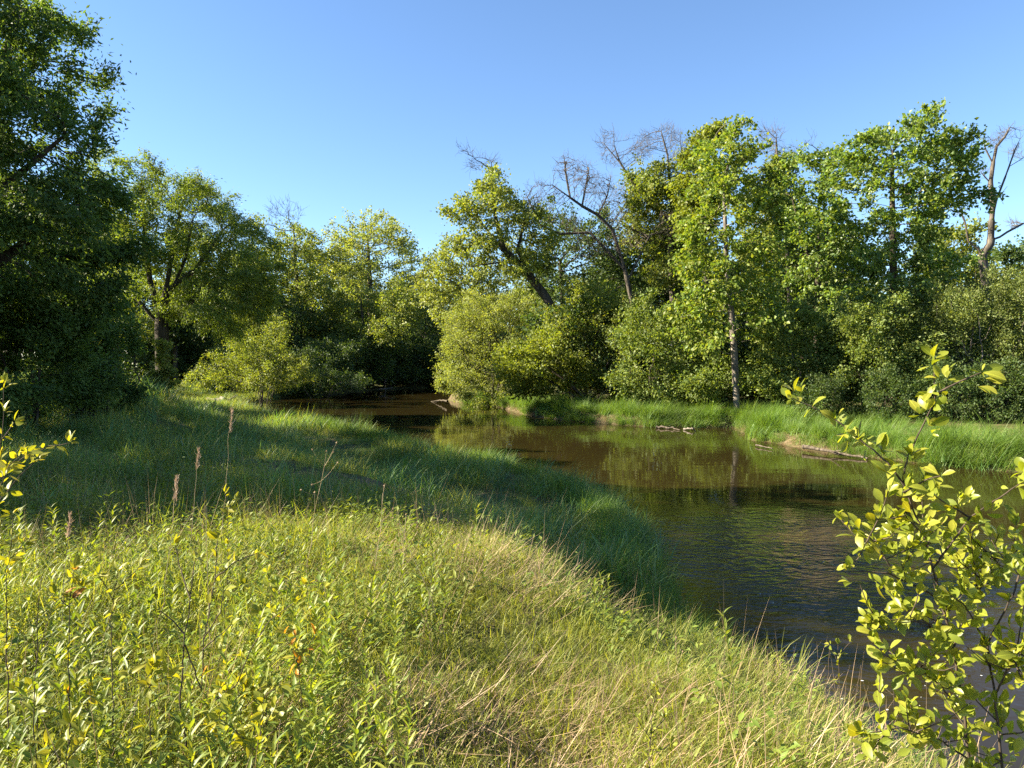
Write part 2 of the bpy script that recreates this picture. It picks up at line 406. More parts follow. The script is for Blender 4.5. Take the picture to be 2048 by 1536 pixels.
def tree(name, label, cat, Y, trunk, lobes, seed, leaf=(.13, .085), nleaf=12000, mat='mid', bark='bark', base=.16, tip=.008,
         depth=None, step=.38, dens=1.0, limbs=(), bare=(), hang=0.0, spread=.3, group=None, squash=.85, stems=1, up=.12, dup=2, trunk_part='trunk', crown_part='crown', hmax=3):
    """One tree or shrub: its trunk follows the given line, boughs grow into the crown's lobes, leaves sit on the outer twigs."""
    rng = np.random.default_rng(seed); s = Y / F
    nleaf = int(nleaf * (1.4 if name in ('linden_tree', 'elm_tree', 'poplar_tree') else 1.7 if name == 'leaning_maple' else 2.35 if Y < 50 and mat != 'forest' else 1.8)); leaf = (leaf[0] * .92, leaf[1] * .92)
    p0 = at(trunk[0][0], trunk[0][1], Y); base_loc = np.array([p0[0], Y, gz(p0[0], Y) - .06])
    line = [base_loc] + [at(px, py, Y) + np.array([0, rng.normal(0, .12), 0]) for px, py in trunk[1:]]
    line = [q for i, q in enumerate(line) if i == 0 or q[2] > base_loc[2] + .2]
    if len(line) < 2: line.append(base_loc + np.array([0, 0, .4]))
    P0 = list(polyline(line, step)); par0 = [-1] + list(range(len(P0) - 1))
    for k in range(stems - 1):                                   # further stems from the same foot
        top = line[-1] - base_loc; off = np.array([rng.normal(0, .7), rng.normal(0, .7), 0]) * max(1.0, .3 * np.linalg.norm(top))
        ln = polyline([base_loc, base_loc + top * .35 + off * .55, base_loc + top * rng.uniform(.6, .9) + off], step)[1:]
        st = len(P0); P0 += list(ln); par0 += [0] + list(range(st, st + len(ln) - 1))
    for lm in limbs:                                             # boughs seen in the photograph
        dy = lm[2] if len(lm) > 2 and not isinstance(lm[2], tuple) else 0
        pts = [at(q[0], q[1], Y + (q[2] if len(q) > 2 else 0)) for q in lm]
        near = int(np.argmin(np.linalg.norm(np.array(P0) - pts[0], axis=1)))
        ln = polyline([P0[near]] + pts[1:], step)[1:]
        st = len(P0); P0 += list(ln); par0 += [near] + list(range(st, st + len(ln) - 1))
    if lobes:                                                    # shoots that break the outline
        extra = []
        for (lx, ly, lr) in lobes:
            for _ in range(3):
                a_ = rng.uniform(-.35, math.pi + .35); extra.append((lx + math.cos(a_) * lr * 1.02, ly - math.sin(a_) * lr * 1.02, lr * rng.uniform(.2, .38)))
        lobes = list(lobes) + extra
    half = depth if depth is not None else .5 * (max(q[0] + q[2] for q in lobes) - min(q[0] - q[2] for q in lobes)) * s if lobes else 1.5
    A = []; leafy = []
    for li, (L_, isleaf) in enumerate([(q, 1) for q in lobes] + [(q, 0) for q in bare]):
        r_ = L_[2] * s
        for j in range(dup if isleaf else 1):
            yy = Y + rng.uniform(-.8, .8) * max(half - r_ * .6, .05)
            c = at(L_[0] + rng.normal(0, L_[2] * .22), L_[1] + rng.normal(0, L_[2] * .15), Y); c[1] = yy
            m_ = int(np.clip(dens * (34 * (r_ / .9) ** 2 if isleaf else 260 * (r_ / .9)), 10, 320))
            d = norm(rng.normal(0, 1, (m_, 3))) * (rng.uniform(.15, 1, (m_, 1)) ** .5) * r_
            d[:, 2] *= squash
            q = c + d; q = q[q[:, 2] > gz(c[0], yy) + .08]
            A.append(q); leafy.append(np.full(len(q), isleaf))
    A = np.concatenate(A); leafy = np.concatenate(leafy)
    nodes, par = grow(rng, P0, par0, A, step, step * 1.15, (0, 0, up))
    R, hgt, kids = radii(par, base, tip)
    root = thing(name, label, cat, tuple(base_loc), group)
    V, Q = tubes(nodes - base_loc, par, R, kids)
    obj(trunk_part, mesh_np(trunk_part, V, quads=Q, smooth=True), M[bark], root)
    if len(bare):                                                # sprays of fine bare twigs
        AB = A[leafy == 0]; kk = np.where(hgt <= 7)[0]; kk = kk[kk >= 1]
        db = np.array([np.linalg.norm(AB - nodes[i], axis=1).min() for i in kk])
        if nleaf:
            AL = A[leafy == 1]; dl = np.array([np.linalg.norm(AL - nodes[i], axis=1).min() for i in kk]); kk = kk[(db < .6) & (db <= dl)]
        else: kk = kk[db < .6]
        if len(kk):
            src = np.repeat(kk, 3); src = src[rng.random(len(src)) < min(1.0, 1500 / len(src))]
            bd = norm(nodes[src] - nodes[np.maximum(par[src], 0)]); L_ = rng.uniform(.25, .75, (len(src), 1)) * Y / 46
            d1 = norm(bd * .8 + rng.normal(0, .5, (len(src), 3)) + np.array([0, 0, .45])); d2 = norm(d1 + rng.normal(0, .35, (len(src), 3)) + np.array([0, 0, .2]))
            p0_ = nodes[src] - base_loc; P3 = np.stack([p0_, p0_ + d1 * L_ * .55, p0_ + d1 * L_ * .55 + d2 * L_ * .45], 1)
            U = norm(np.cross(d1, np.array([.3, .9, .2]))); W_ = np.cross(d1, U); a3 = np.arange(3) * 2 * math.pi / 3
            ring = (np.cos(a3)[None, :, None] * U[:, None] + np.sin(a3)[None, :, None] * W_[:, None])
            V = P3[:, :, None] + ring[:, None] * (np.array([.0075, .006, .003]) * Y / 46)[None, :, None, None]
            b0 = (np.arange(len(src)) * 9)[:, None]; Q = []
            for r_ in (0, 3):
                for c_ in range(3): Q.append(b0 + np.array([[r_ + c_, r_ + (c_ + 1) % 3, r_ + 3 + (c_ + 1) % 3, r_ + 3 + c_]]))
            tag(obj('twigs', mesh_np('twigs', V.reshape(-1, 3), quads=np.concatenate(Q)), M[bark], root), None, None, None, 'stuff')
    if nleaf:
        k = np.where((hgt <= hmax) & (np.arange(len(nodes)) >= len(P0) * 0))[0]
        k = k[k >= 1]
        if len(bare):                                            # twigs that reached the bare lobes stay bare
            AL = A[leafy == 1]; AB = A[leafy == 0]
            dl = np.array([np.linalg.norm(AL - nodes[i], axis=1).min() for i in k]); db = np.array([np.linalg.norm(AB - nodes[i], axis=1).min() for i in k])
            k = k[dl <= db]
        zmin = min((at(q[0], q[1] + q[2], Y)[2] for q in lobes))
        k = k[nodes[k][:, 2] > zmin - .3]
        pick = k[rng.integers(0, len(k), nleaf)]
        bd = nodes[pick] - nodes[np.maximum(par[pick], 0)]
        t_ = rng.uniform(0, 1, (nleaf, 1))
        P = nodes[pick] - bd * t_ + rng.normal(0, 1, (nleaf, 3)) * spread * np.array([1, 1, .75]) * rng.uniform(.25, 1, (nleaf, 1))
        if hang: P[:, 2] -= rng.exponential(hang, nleaf) * .5
        cen = nodes[k].mean(0)
        D = norm(bd) * .5 + norm(P - cen) * .45 + rng.normal(0, .55, (nleaf, 3)) + np.array([0, 0, -.25 - hang * 1.6])
        Nn = norm(rng.normal(0, .85, (nleaf, 3)) + np.array([-.1, -.1, .5]))
        sz = rng.uniform(.42, 1.3, nleaf)
        V, T = leaves_np(P - base_loc, D, Nn, leaf[0] * sz, leaf[1] * sz)
        obj(crown_part, mesh_np(crown_part, V, tris=T), M[mat], root)
    return root

# --- right bank, front row
poplar = tree('poplar_tree', 'tall slender light green tree with straight grey trunk standing at the right bank edge', 'tree', 34,
     [(1475, 822), (1468, 690), (1455, 520), (1450, 380), (1462, 290), (1467, 250)],
     [(1466, 262, 18), (1440, 305, 34), (1490, 312, 38), (1412, 340, 38), (1460, 360, 48), (1508, 372, 38), (1420, 420, 48), (1490, 430, 54),
      (1390, 480, 44), (1450, 500, 54), (1520, 490, 48), (1390, 560, 50), (1460, 580, 54), (1530, 570, 46), (1370, 630, 42), (1430, 655, 46),
      (1500, 650, 50), (1400, 690, 30), (1535, 640, 36)], 11, (.19, .15), 17000, 'poplar', 'bark_grey', .16, spread=.24, hmax=2, step=.42)
linden = tree('linden_tree', 'tallest broad leaved dark green tree beside the dead tree on the right bank', 'tree', 35,
     [(1795, 822), (1792, 700), (1790, 600), (1787, 450), (1786, 360), (1790, 300)],
     [(1770, 268, 33), (1815, 266, 33), (1725, 297, 38), (1780, 312, 44), (1840, 302, 42), (1700, 330, 22), (1880, 330, 36), (1918, 312, 30),
      (1740, 370, 46), (1800, 380, 52), (1860, 380, 46), (1900, 372, 38), (1900, 415, 34), (1720, 440, 40), (1780, 450, 46), (1850, 450, 50),
      (1888, 455, 36), (1750, 520, 46), (1830, 530, 50), (1880, 535, 36), (1780, 600, 50), (1860, 600, 46), (1720, 600, 40)],
     12, (.20, .15), 19000, 'basswood', 'bark', .19, spread=.24, hmax=2, step=.42)
green = tree('elm_tree', 'medium green tree with dark forked trunk between the slender poplar and the tallest tree', 'tree', 41,
     [(1640, 820), (1635, 650), (1632, 520), (1640, 400), (1645, 330)],
     [(1610, 325, 34), (1652, 345, 36), (1590, 385, 42), (1660, 400, 46), (1620, 450, 52), (1572, 465, 42), (1682, 470, 46), (1640, 535, 52),
      (1590, 565, 46), (1690, 560, 44), (1640, 620, 50)], 13, (.19, .15), 14000, 'basswood', 'bark', .17, spread=.26, hmax=2, step=.42,
     limbs=[((1632, 560), (1605, 480), (1585, 400)), ((1634, 520), (1665, 440), (1685, 380))], bare=[(1625, 292, 22), (1665, 300, 18)])
tree('bare_topped_tree', 'thin tree with bare forked twigs on top rising behind the slender poplar', 'tree', 45,
     [(1590, 810), (1580, 600), (1568, 420), (1552, 310), (1548, 280)], [(1560, 350, 26), (1545, 400, 30), (1575, 440, 30)], 14, (.2, .15), 3500, 'mid', 'bark_dead', .13, step=.24,
     limbs=[((1568, 420), (1590, 350), (1600, 300))], bare=[(1545, 275, 26), (1562, 300, 22), (1530, 290, 18), (1600, 300, 16)])
tree('yellow_green_tree', 'yellow green leafy crown rising just left of the slender poplar top', 'tree', 43,
     [(1415, 800), (1412, 600), (1405, 420), (1410, 320)], [(1395, 300, 26), (1420, 275, 26), (1440, 285, 22), (1400, 345, 34), (1385, 395, 36), (1425, 390, 36), (1395, 450, 40)],
     15, (.2, .15), 7000, 'yellow', 'bark', .14)
big_dead = tree('half_dead_tree', 'large half dead tree with long bare boughs above leafy lower crown', 'tree', 47,
     [(1350, 800), (1348, 640), (1340, 520), (1345, 430), (1340, 340)],
     [(1285, 362, 30), (1322, 345, 32), (1292, 405, 42), (1340, 400, 46), (1300, 460, 46), (1350, 470, 44), (1330, 540, 46)], 16, (.19, .14), 9500, 'mid', 'bark_dead', .2, step=.21, dens=1.5,
     limbs=[((1345, 440), (1300, 410), (1262, 360), (1240, 325), (1210, 290)), ((1240, 325), (1228, 290), (1228, 262)), ((1342, 380), (1335, 310), (1322, 262)), ((1343, 400), (1365, 340), (1362, 290)),
            ((1340, 500), (1290, 470), (1225, 440))],
     bare=[(1215, 285, 26), (1245, 320, 20), (1322, 268, 30), (1352, 300, 34), (1300, 285, 28), (1370, 330, 30), (1262, 430, 30), (1335, 275, 30), (1225, 300, 22), (1280, 300, 24), (1290, 440, 30), (1260, 380, 26)])
dead_arch = tree('dead_arching_tree', 'leafless tree of thin arching boughs spreading left above the shrubs', 'tree', 46,
     [(1290, 800), (1275, 650), (1250, 540), (1225, 460)], [], 17, nleaf=0, bark='bark_dead', base=.15, tip=.011, depth=2.4, step=.18, dens=1.6,
     limbs=[((1225, 460), (1196, 430), (1164, 412), (1140, 395), (1105, 370)), ((1164, 412), (1172, 370), (1178, 335)), ((1140, 395), (1132, 350), (1128, 315)), ((1250, 540), (1180, 465), (1120, 468), (1080, 450), (1055, 395)),
            ((1196, 430), (1215, 390), (1222, 350)), ((1260, 560), (1300, 470), (1350, 460))],
     bare=[(1085, 385, 26), (1118, 350, 28), (1132, 320, 16), (1172, 345, 28), (1212, 370, 28), (1160, 385, 30), (1056, 400, 22), (1090, 430, 30), (1200, 410, 26), (1230, 500, 34), (1180, 500, 36), (1265, 470, 30), (1150, 455, 26), (1100, 400, 30), (1140, 350, 24), (1190, 380, 28), (1070, 420, 26), (1220, 430, 30), (1320, 470, 34), (1350, 450, 26)])
dead_right = tree('dead_tree', 'bare reddish grey dead tree with crooked forked boughs at far right', 'tree', 43,
     [(1960, 800), (1962, 640), (1969, 561), (1966, 512)], [], 18, nleaf=0, bark='bark_dead', base=.25, tip=.013, depth=1.2, step=.2, dens=1.0,
     limbs=[((1966, 512), (1981, 488), (1983, 444), (1993, 400), (2010, 356), (2020, 332), (2050, 314)), ((1966, 512), (1957, 498), (1937, 483), (1930, 444), (1922, 425)),
            ((1983, 444), (1986, 410), (1981, 366), (1986, 327), (1971, 298), (1966, 280)), ((1986, 327), (1993, 293), (2010, 273), (2020, 254), (2044, 262)), ((1985, 484), (2000, 474), (2015, 464), (2047, 447), (2070, 440)),
            ((1960, 600), (1950, 571), (1952, 530)), ((2010, 356), (2030, 300), (2040, 278)), ((1981, 366), (1962, 345)), ((1993, 400), (2015, 372)), ((1957, 498), (1962, 455), (1955, 430))],
     bare=[(1970, 292, 12), (2022, 262, 14), (2042, 300, 14), (2045, 444, 14), (1925, 430, 12), (1955, 345, 10)])
leaning = tree('leaning_maple', 'light green tree with thick dark trunk leaning left over the river', 'tree', 43,
     [(1150, 800), (1120, 640), (1088, 588), (1040, 528), (1000, 492), (978, 465), (958, 440)],
     [(985, 355, 16), (976, 385, 26), (1000, 395, 22), (950, 418, 36), (1010, 425, 40), (928, 442, 32), (978, 462, 46), (1042, 442, 36), (1060, 480, 42), (1005, 505, 42), (930, 490, 30), (1080, 520, 36), (1050, 545, 30)],
     19, (.17, .13), 11000, 'maple', 'bark', .26, step=.28,
     limbs=[((1010, 500), (990, 430), (984, 380), (983, 325)), ((1040, 528), (1005, 524), (960, 530), (930, 536)), ((1060, 555), (1035, 500), (1045, 460)), ((958, 440), (945, 405))],
     bare=[(982, 322, 16), (955, 330, 20), (940, 322, 14), (990, 340, 14), (1060, 420, 20)])
tree('pale_maple', 'pale lit tree crown reaching furthest left over the bend of the river', 'tree', 53,
     [(1010, 780), (990, 680), (965, 610), (930, 560)],
     [(900, 522, 42), (872, 572, 40), (930, 562, 46), (882, 620, 42), (940, 622, 50), (985, 560, 46), (1000, 622, 42), (920, 670, 36), (880, 540, 30), (850, 590, 20)], 20, (.19, .14), 12000, 'pale', 'bark', .2,
     limbs=[((985, 650), (940, 590), (900, 560)), ((990, 680), (950, 640), (912, 645))])
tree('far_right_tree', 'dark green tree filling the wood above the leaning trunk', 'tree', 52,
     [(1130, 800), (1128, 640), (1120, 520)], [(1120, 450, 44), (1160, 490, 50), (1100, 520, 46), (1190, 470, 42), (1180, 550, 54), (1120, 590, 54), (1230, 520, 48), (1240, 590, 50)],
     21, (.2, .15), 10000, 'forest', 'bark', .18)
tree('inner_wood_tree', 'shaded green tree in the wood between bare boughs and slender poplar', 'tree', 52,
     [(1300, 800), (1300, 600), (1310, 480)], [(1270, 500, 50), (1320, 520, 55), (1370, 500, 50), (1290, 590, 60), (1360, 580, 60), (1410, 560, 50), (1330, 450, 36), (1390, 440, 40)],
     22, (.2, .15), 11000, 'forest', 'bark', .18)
# shrubs along the right bank
tree('willow_shrub', 'large rounded pale green willow shrub overhanging the water at the river bend', 'shrub', 48,
     [(985, 800), (985, 740)],
     [(940, 660, 55), (1000, 640, 55), (920, 720, 46), (960, 735, 64), (1030, 700, 56), (925, 775, 36), (985, 780, 42), (1080, 640, 48), (905, 752, 26), (1040, 620, 40), (960, 620, 36), (1040, 770, 36), (900, 700, 20)],
     30, (.15, .06), 22000, 'pale', 'bark', .09, stems=6, spread=.26, trunk_part='stem', crown_part='foliage')
tree('yellow_green_bush', 'bright yellow green bush with dark stem leaning over the grassy bank', 'shrub', 39.5,
     [(1190, 805), (1145, 772), (1110, 745), (1080, 720)],
     [(1062, 718, 42), (1030, 740, 34), (1110, 718, 40), (1040, 778, 32), (1088, 770, 34), (1150, 740, 34), (1020, 715, 26), (1080, 690, 26)], 31, (.15, .10), 9000, 'yellow', 'bark', .12, stems=3, trunk_part='stem', crown_part='foliage')
tree('tall_bank_shrub', 'tall mid green shrub behind the bright yellow green bush', 'shrub', 42.5,
     [(1200, 800), (1195, 700)], [(1150, 628, 52), (1220, 640, 54), (1200, 700, 56), (1120, 680, 44), (1250, 700, 44), (1170, 590, 36), (1160, 760, 40)], 32, (.15, .09), 11000, 'maple', 'bark', .1, stems=5, trunk_part='stem', crown_part='foliage')
tree('round_bank_shrub', 'rounded shrub with pale leaves left of the slender poplar trunk', 'shrub', 38,
     [(1300, 805), (1300, 740)], [(1270, 690, 50), (1292, 760, 48), (1332, 720, 52), (1245, 770, 36), (1300, 640, 46), (1350, 780, 36), (1390, 740, 42), (1420, 775, 30), (1345, 655, 44)], 33, (.15, .10), 12000, 'shrub', 'bark', .1, stems=5, trunk_part='stem', crown_part='foliage')
tree('low_bank_shrub', 'low grey green shrub at the foot of the slender poplar', 'shrub', 35.5,
     [(1410, 815), (1412, 780)], [(1405, 765, 34), (1440, 780, 30), (1380, 790, 26), (1450, 740, 30), (1500, 770, 30)], 34, (.14, .09), 4500, 'shrub', 'bark', .07, stems=4, trunk_part='stem', crown_part='foliage')
tree('dense_bank_shrub', 'dense mid green shrub right of the slender poplar trunk', 'shrub', 34,
     [(1600, 815), (1600, 740)], [(1570, 650, 46), (1630, 650, 50), (1600, 715, 56), (1580, 775, 38), (1540, 700, 40), (1530, 760, 34), (1650, 700, 46), (1645, 770, 40)], 35, (.14, .09), 12000, 'shrub', 'bark', .09, stems=5, trunk_part='stem', crown_part='foliage')
tree('hawthorn_shrub', 'dense pale leaved shrub under the tallest tree', 'shrub', 32.5,
     [(1725, 815), (1725, 740)], [(1700, 645, 44), (1720, 700, 54), (1680, 740, 46), (1750, 735, 50), (1790, 690, 46), (1820, 740, 42), (1770, 640, 40), (1700, 785, 30), (1760, 780, 28)], 36, (.13, .085), 11000, 'shrub', 'bark', .09, stems=5, trunk_part='stem', crown_part='foliage')
olive = tree('olive_shrub', 'large grey olive shrub in front of the dead tree at the right edge', 'shrub', 32,
     [(1950, 820), (1950, 740)], [(1900, 620, 46), (1960, 604, 46), (1930, 685, 56), (1990, 690, 56), (1890, 750, 46), (1960, 765, 46), (1860, 680, 40), (2000, 640, 40), (1870, 600, 30)], 37, (.12, .06), 14000, 'olive', 'bark_grey', .1, stems=6, trunk_part='stem', crown_part='foliage')
tree('edge_shrub', 'greyish shrub cut off by the right edge of the wood', 'shrub', 31,
     [(2060, 820), (2060, 740)], [(2020, 585, 44), (2050, 640, 50), (2040, 560, 36), (2050, 740, 56), (2100, 680, 60), (2100, 600, 50), (2030, 700, 46), (2120, 760, 60)], 38, (.12, .06), 12000, 'olive', 'bark_grey', .1, stems=6, trunk_part='stem', crown_part='foliage')

# --- left bank
big_left = tree('dark_willow', 'huge dark leafy tree filling the left edge with narrow leaves', 'tree', 15.5,
     [(-70, 900), (-50, 700), (-30, 480), (-15, 250), (20, 60)],
     [(28, 30, 66), (70, 62, 46), (-2, 120, 78), (90, 112, 34), (50, 185, 64), (108, 160, 22), (28, 265, 86), (98, 252, 52), (132, 292, 32), (-2, 370, 88), (70, 362, 76),
      (138, 372, 40), (28, 470, 88), (100, 462, 64), (155, 425, 40), (76, 560, 88), (156, 540, 52), (14, 600, 78), (201, 480, 20), (-80, 100, 108), (-100, 300, 128), (-100, 500, 128),
      (-220, 350, 128), (8, -30, 56), (-170, 150, 118), (-220, 520, 120), (40, -20, 50)],
     40, (.135, .052), 50000, 'dark_green', 'bark', .36, step=.36, hang=.12, spread=.24, depth=3.2,
     limbs=[((-45, 560), (30, 500), (110, 440), (150, 410)), ((-30, 400), (60, 330), (130, 270))])
for k, (px, pt, lb, lab) in enumerate([
    (70, 640, [(60, 655, 84), (140, 640, 70), (100, 745, 84), (20, 750, 80), (60, 830, 60), (-40, 680, 90)], 'dark shaded thicket under the huge left tree'),
    (215, 680, [(185, 650, 50), (180, 735, 52), (222, 700, 36), (150, 700, 60), (150, 780, 46), (205, 775, 28), (228, 655, 26)], 'dark shaded bush right of the thicket on the mound'),
    (-120, 700, [(-120, 650, 110), (-60, 800, 100), (-160, 780, 110)], 'dark bush at the far left edge under the huge tree')]):
    tree('dark_bush', lab, 'bush', [17, 20.5, 14][k], [(px, 850), (px, pt + 60)], lb, 41 + k, (.11, .05), [20000, 14000, 12000][k], 'dark_green', 'bark', .09, stems=6, trunk_part='stem', crown_part='foliage', spread=.22, step=.32)
tree('domed_willow', 'broad domed willow with dark forked stems behind the grassy mound', 'tree', 37,
     [(325, 740), (324, 640), (340, 540), (352, 460), (365, 400)],
     [(252, 362, 32), (300, 356, 33), (360, 366, 36), (420, 402, 42), (460, 442, 38), (490, 502, 42), (500, 562, 36), (222, 420, 38), (270, 430, 46), (340, 430, 46), (400, 470, 48),
      (440, 530, 50), (480, 612, 44), (228, 500, 46), (290, 505, 46), (410, 600, 44), (455, 650, 36), (220, 570, 40), (505, 620, 22), (385, 380, 30), (300, 440, 46), (250, 470, 46), (335, 510, 46), (515, 545, 30), (470, 560, 46), (350, 600, 40)],
     45, (.16, .055), 48000, 'willow', 'bark', .34, dup=3, hang=.22, spread=.26, depth=4.2,
     limbs=[((324, 640), (300, 560), (290, 480), (287, 410)), ((335, 590), (390, 540), (425, 490), (445, 460)), ((324, 650), (264, 586), (220, 540), (193, 510)), ((326, 640), (400, 590), (450, 560)), ((324, 620), (370, 520), (385, 440))])
tree('yellow_backlit_tree', 'yellow green sunlit tree glowing between the dark left tree and the willow', 'tree', 56,
     [(235, 760), (230, 620)], [(222, 520, 50), (190, 600, 54), (250, 640, 46), (282, 570, 46), (130, 560, 54), (200, 460, 40), (290, 650, 40), (160, 680, 50)], 46, (.18, .12), 12000, 'yellow', 'bark', .2)
tree('sunlit_sapling', 'slim sunlit sapling standing on the mound before the willow trunk', 'sapling', 31,
     [(322, 790), (322, 740), (323, 690)], [(322, 698, 12), (326, 730, 17), (334, 762, 22), (318, 762, 18)], 47, (.12, .09), 2200, 'maple', 'bark', .03, step=.2, spread=.14)
tree('sunlit_bush', 'sunlit yellow green bush on the far left bank beside the water', 'bush', 49,
     [(525, 790), (525, 740)], [(540, 645, 28), (530, 682, 36), (492, 712, 40), (560, 720, 44), (512, 756, 40), (590, 750, 34), (452, 742, 32), (420, 760, 26), (470, 770, 30), (555, 765, 30)], 48, (.15, .08), 12000, 'maple', 'bark', .08, stems=6, trunk_part='stem', crown_part='foliage')
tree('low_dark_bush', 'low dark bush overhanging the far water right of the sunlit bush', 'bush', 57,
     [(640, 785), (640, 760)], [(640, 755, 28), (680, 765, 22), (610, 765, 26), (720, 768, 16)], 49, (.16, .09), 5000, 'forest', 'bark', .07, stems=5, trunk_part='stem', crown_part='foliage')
# --- far end of the river
tree('bare_crested_tree', 'far tree with bare grey twigs sticking out of its top', 'tree', 74,
     [(600, 770), (598, 640), (592, 520), (586, 450)], [(585, 472, 34), (555, 505, 34), (622, 492, 34), (600, 555, 46), (560, 590, 44), (640, 590, 44), (530, 470, 24), (525, 520, 32), (610, 640, 46)], 50, (.24, .18), 10000, 'mid', 'bark', .26,
     step=.55, spread=.42, bare=[(582, 430, 26), (555, 455, 18), (610, 440, 18)])
tree('rounded_far_tree', 'tallest rounded pale green tree at the far end of the river', 'tree', 80,
     [(740, 770), (742, 660), (740, 560), (735, 480)], [(702, 472, 32), (740, 458, 32), (782, 482, 36), (820, 502, 26), (690, 530, 42), (750, 530, 46), (812, 552, 36), (720, 590, 44), (790, 600, 40), (660, 500, 30), (765, 455, 24)], 51, (.26, .19), 12000, 'pale', 'bark', .3, step=.6, spread=.45)
tree('leaning_far_tree', 'dark stemmed tree leaning right at the water at the far bend', 'tree', 72,
     [(700, 775), (715, 720), (730, 690), (760, 655), (785, 635)], [(682, 620, 36), (742, 612, 36), (800, 600, 34), (650, 660, 44), (720, 670, 40), (790, 670, 40), (830, 640, 30)], 52, (.24, .17), 9000, 'mid', 'bark', .26, step=.55, spread=.42,
     limbs=[((715, 720), (726, 650), (722, 600))])
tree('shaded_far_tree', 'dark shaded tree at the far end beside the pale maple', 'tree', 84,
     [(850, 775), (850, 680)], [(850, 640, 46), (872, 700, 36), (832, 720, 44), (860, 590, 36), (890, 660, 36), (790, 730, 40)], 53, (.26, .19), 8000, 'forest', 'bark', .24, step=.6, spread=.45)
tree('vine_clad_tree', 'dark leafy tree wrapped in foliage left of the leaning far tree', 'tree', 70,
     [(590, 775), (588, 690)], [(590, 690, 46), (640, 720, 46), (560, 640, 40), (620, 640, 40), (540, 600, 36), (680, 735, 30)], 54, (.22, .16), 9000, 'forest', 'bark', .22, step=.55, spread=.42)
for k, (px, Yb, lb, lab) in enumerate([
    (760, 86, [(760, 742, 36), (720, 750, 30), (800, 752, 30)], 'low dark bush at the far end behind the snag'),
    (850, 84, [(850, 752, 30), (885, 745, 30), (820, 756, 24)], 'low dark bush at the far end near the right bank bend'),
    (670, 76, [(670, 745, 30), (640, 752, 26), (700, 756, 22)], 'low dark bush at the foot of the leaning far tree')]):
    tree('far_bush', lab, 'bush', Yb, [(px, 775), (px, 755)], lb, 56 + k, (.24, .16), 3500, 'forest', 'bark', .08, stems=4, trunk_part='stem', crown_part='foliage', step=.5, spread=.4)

# --- rows of trees standing behind those (copies, turned and scaled)
rng = random.Random(5)
GRP = 'trees in the wood behind the riverside trees'
LAB = 'green tree standing deeper in the wood behind the riverside trees'
deep_a = tree('wood_tree', LAB, 'tree', 60, [(1230, 790), (1230, 650), (1232, 560)], [(1232, 530, 30), (1200, 560, 30), (1262, 560, 30), (1225, 590, 34), (1195, 610, 32), (1265, 610, 32), (1230, 640, 34), (1200, 665, 28), (1260, 668, 28)],
              70, (.25, .18), 9000, 'forest', 'bark', .22, step=.6, spread=.42, group=GRP)
deep_b = tree('wood_tree', LAB, 'tree', 62, [(1600, 790), (1600, 650), (1605, 560)], [(1605, 520, 28), (1580, 550, 32), (1640, 555, 30), (1610, 590, 36), (1570, 610, 30), (1645, 620, 30), (1600, 660, 32)],
              71, (.25, .18), 8000, 'mid', 'bark', .2, step=.6, spread=.42, group=GRP)
for i, (x, y, s) in enumerate([(13, 57, 1.1), (19, 54, 1.1), (25, 56, 1.05), (31, 52, 1.0), (37, 55, .95), (2, 66, 1.0), (9, 68, 1.05), (22, 66, 1.1), (38, 68, 1.1), (46, 60, 1.0), (-6, 98, 1.1), (4, 100, 1.05), (-14, 96, 1.2),
                               (-24, 88, 1.2), (-32, 82, 1.15), (-30, 70, 1.1), (-36, 64, 1.2), (-41, 72, 1.2), (-29, 63, .85), (-20, 98, 1.2), (12, 98, 1.0), (-46, 66, 1.1), (-50, 76, 1.1), (30, 74, 1.1), (-27, 76, 1.1)]):
    copy_thing((deep_a, deep_b)[i % 2], (x, y, gz(x, y) - .05), rng.uniform(0, 6.28), s * rng.uniform(.92, 1.08))
bush = tree('wood_bush', 'dark green bush growing under the trees of the wood', 'bush', 47, [(1450, 800), (1450, 760)], [(1450, 740, 40), (1410, 760, 36), (1490, 762, 36), (1440, 700, 34), (1475, 705, 30), (1400, 720, 28)], 72,
            (.17, .11), 6000, 'forest', 'bark', .09, stems=5, trunk_part='stem', crown_part='foliage', step=.45, spread=.35, group='bushes under the trees of the wood')
for i in range(46):
    x, y = [(rng.uniform(4, 40), rng.uniform(42, 62)), (rng.uniform(-40, -21), rng.uniform(60, 84)), (rng.uniform(-30, 12), rng.uniform(88, 102))][0 if i < 17 else (1 if i < 29 else 2)]
    if river([x], [y])[0][0] < 2: continue
    copy_thing(bush, (x, y, gz(x, y) - .1), rng.uniform(0, 6.28), rng.uniform(.9, 1.5))
for x, y, s_ in [(-17.2, 61, 1.0), (-16.6, 64.5, 1.1), (-15.8, 68, 1.2), (-14.2, 71.5, 1.2), (-12.6, 75, 1.3), (-10.6, 78, 1.3), (-8, 80.6, 1.3), (-5, 83, 1.3), (-2, 85.2, 1.4), (2, 87.6, 1.4), (-18.8, 58, .8), (-17.5, 72, 1.5), (-13, 80, 1.6)]:
    copy_thing(bush, (x, y, gz(x, y) - .25), rng.uniform(0, 6.28), s_)
for i, x in enumerate(np.linspace(-44, 16, 30)):
    y = 95 + rng.uniform(-2, 5) + max(0, x) * .5
    if river([x], [y])[0][0] < 1.5: y += 5
    copy_thing(bush, (x, y, gz(x, y) - .1), rng.uniform(0, 6.28), rng.uniform(1.5, 2.1))
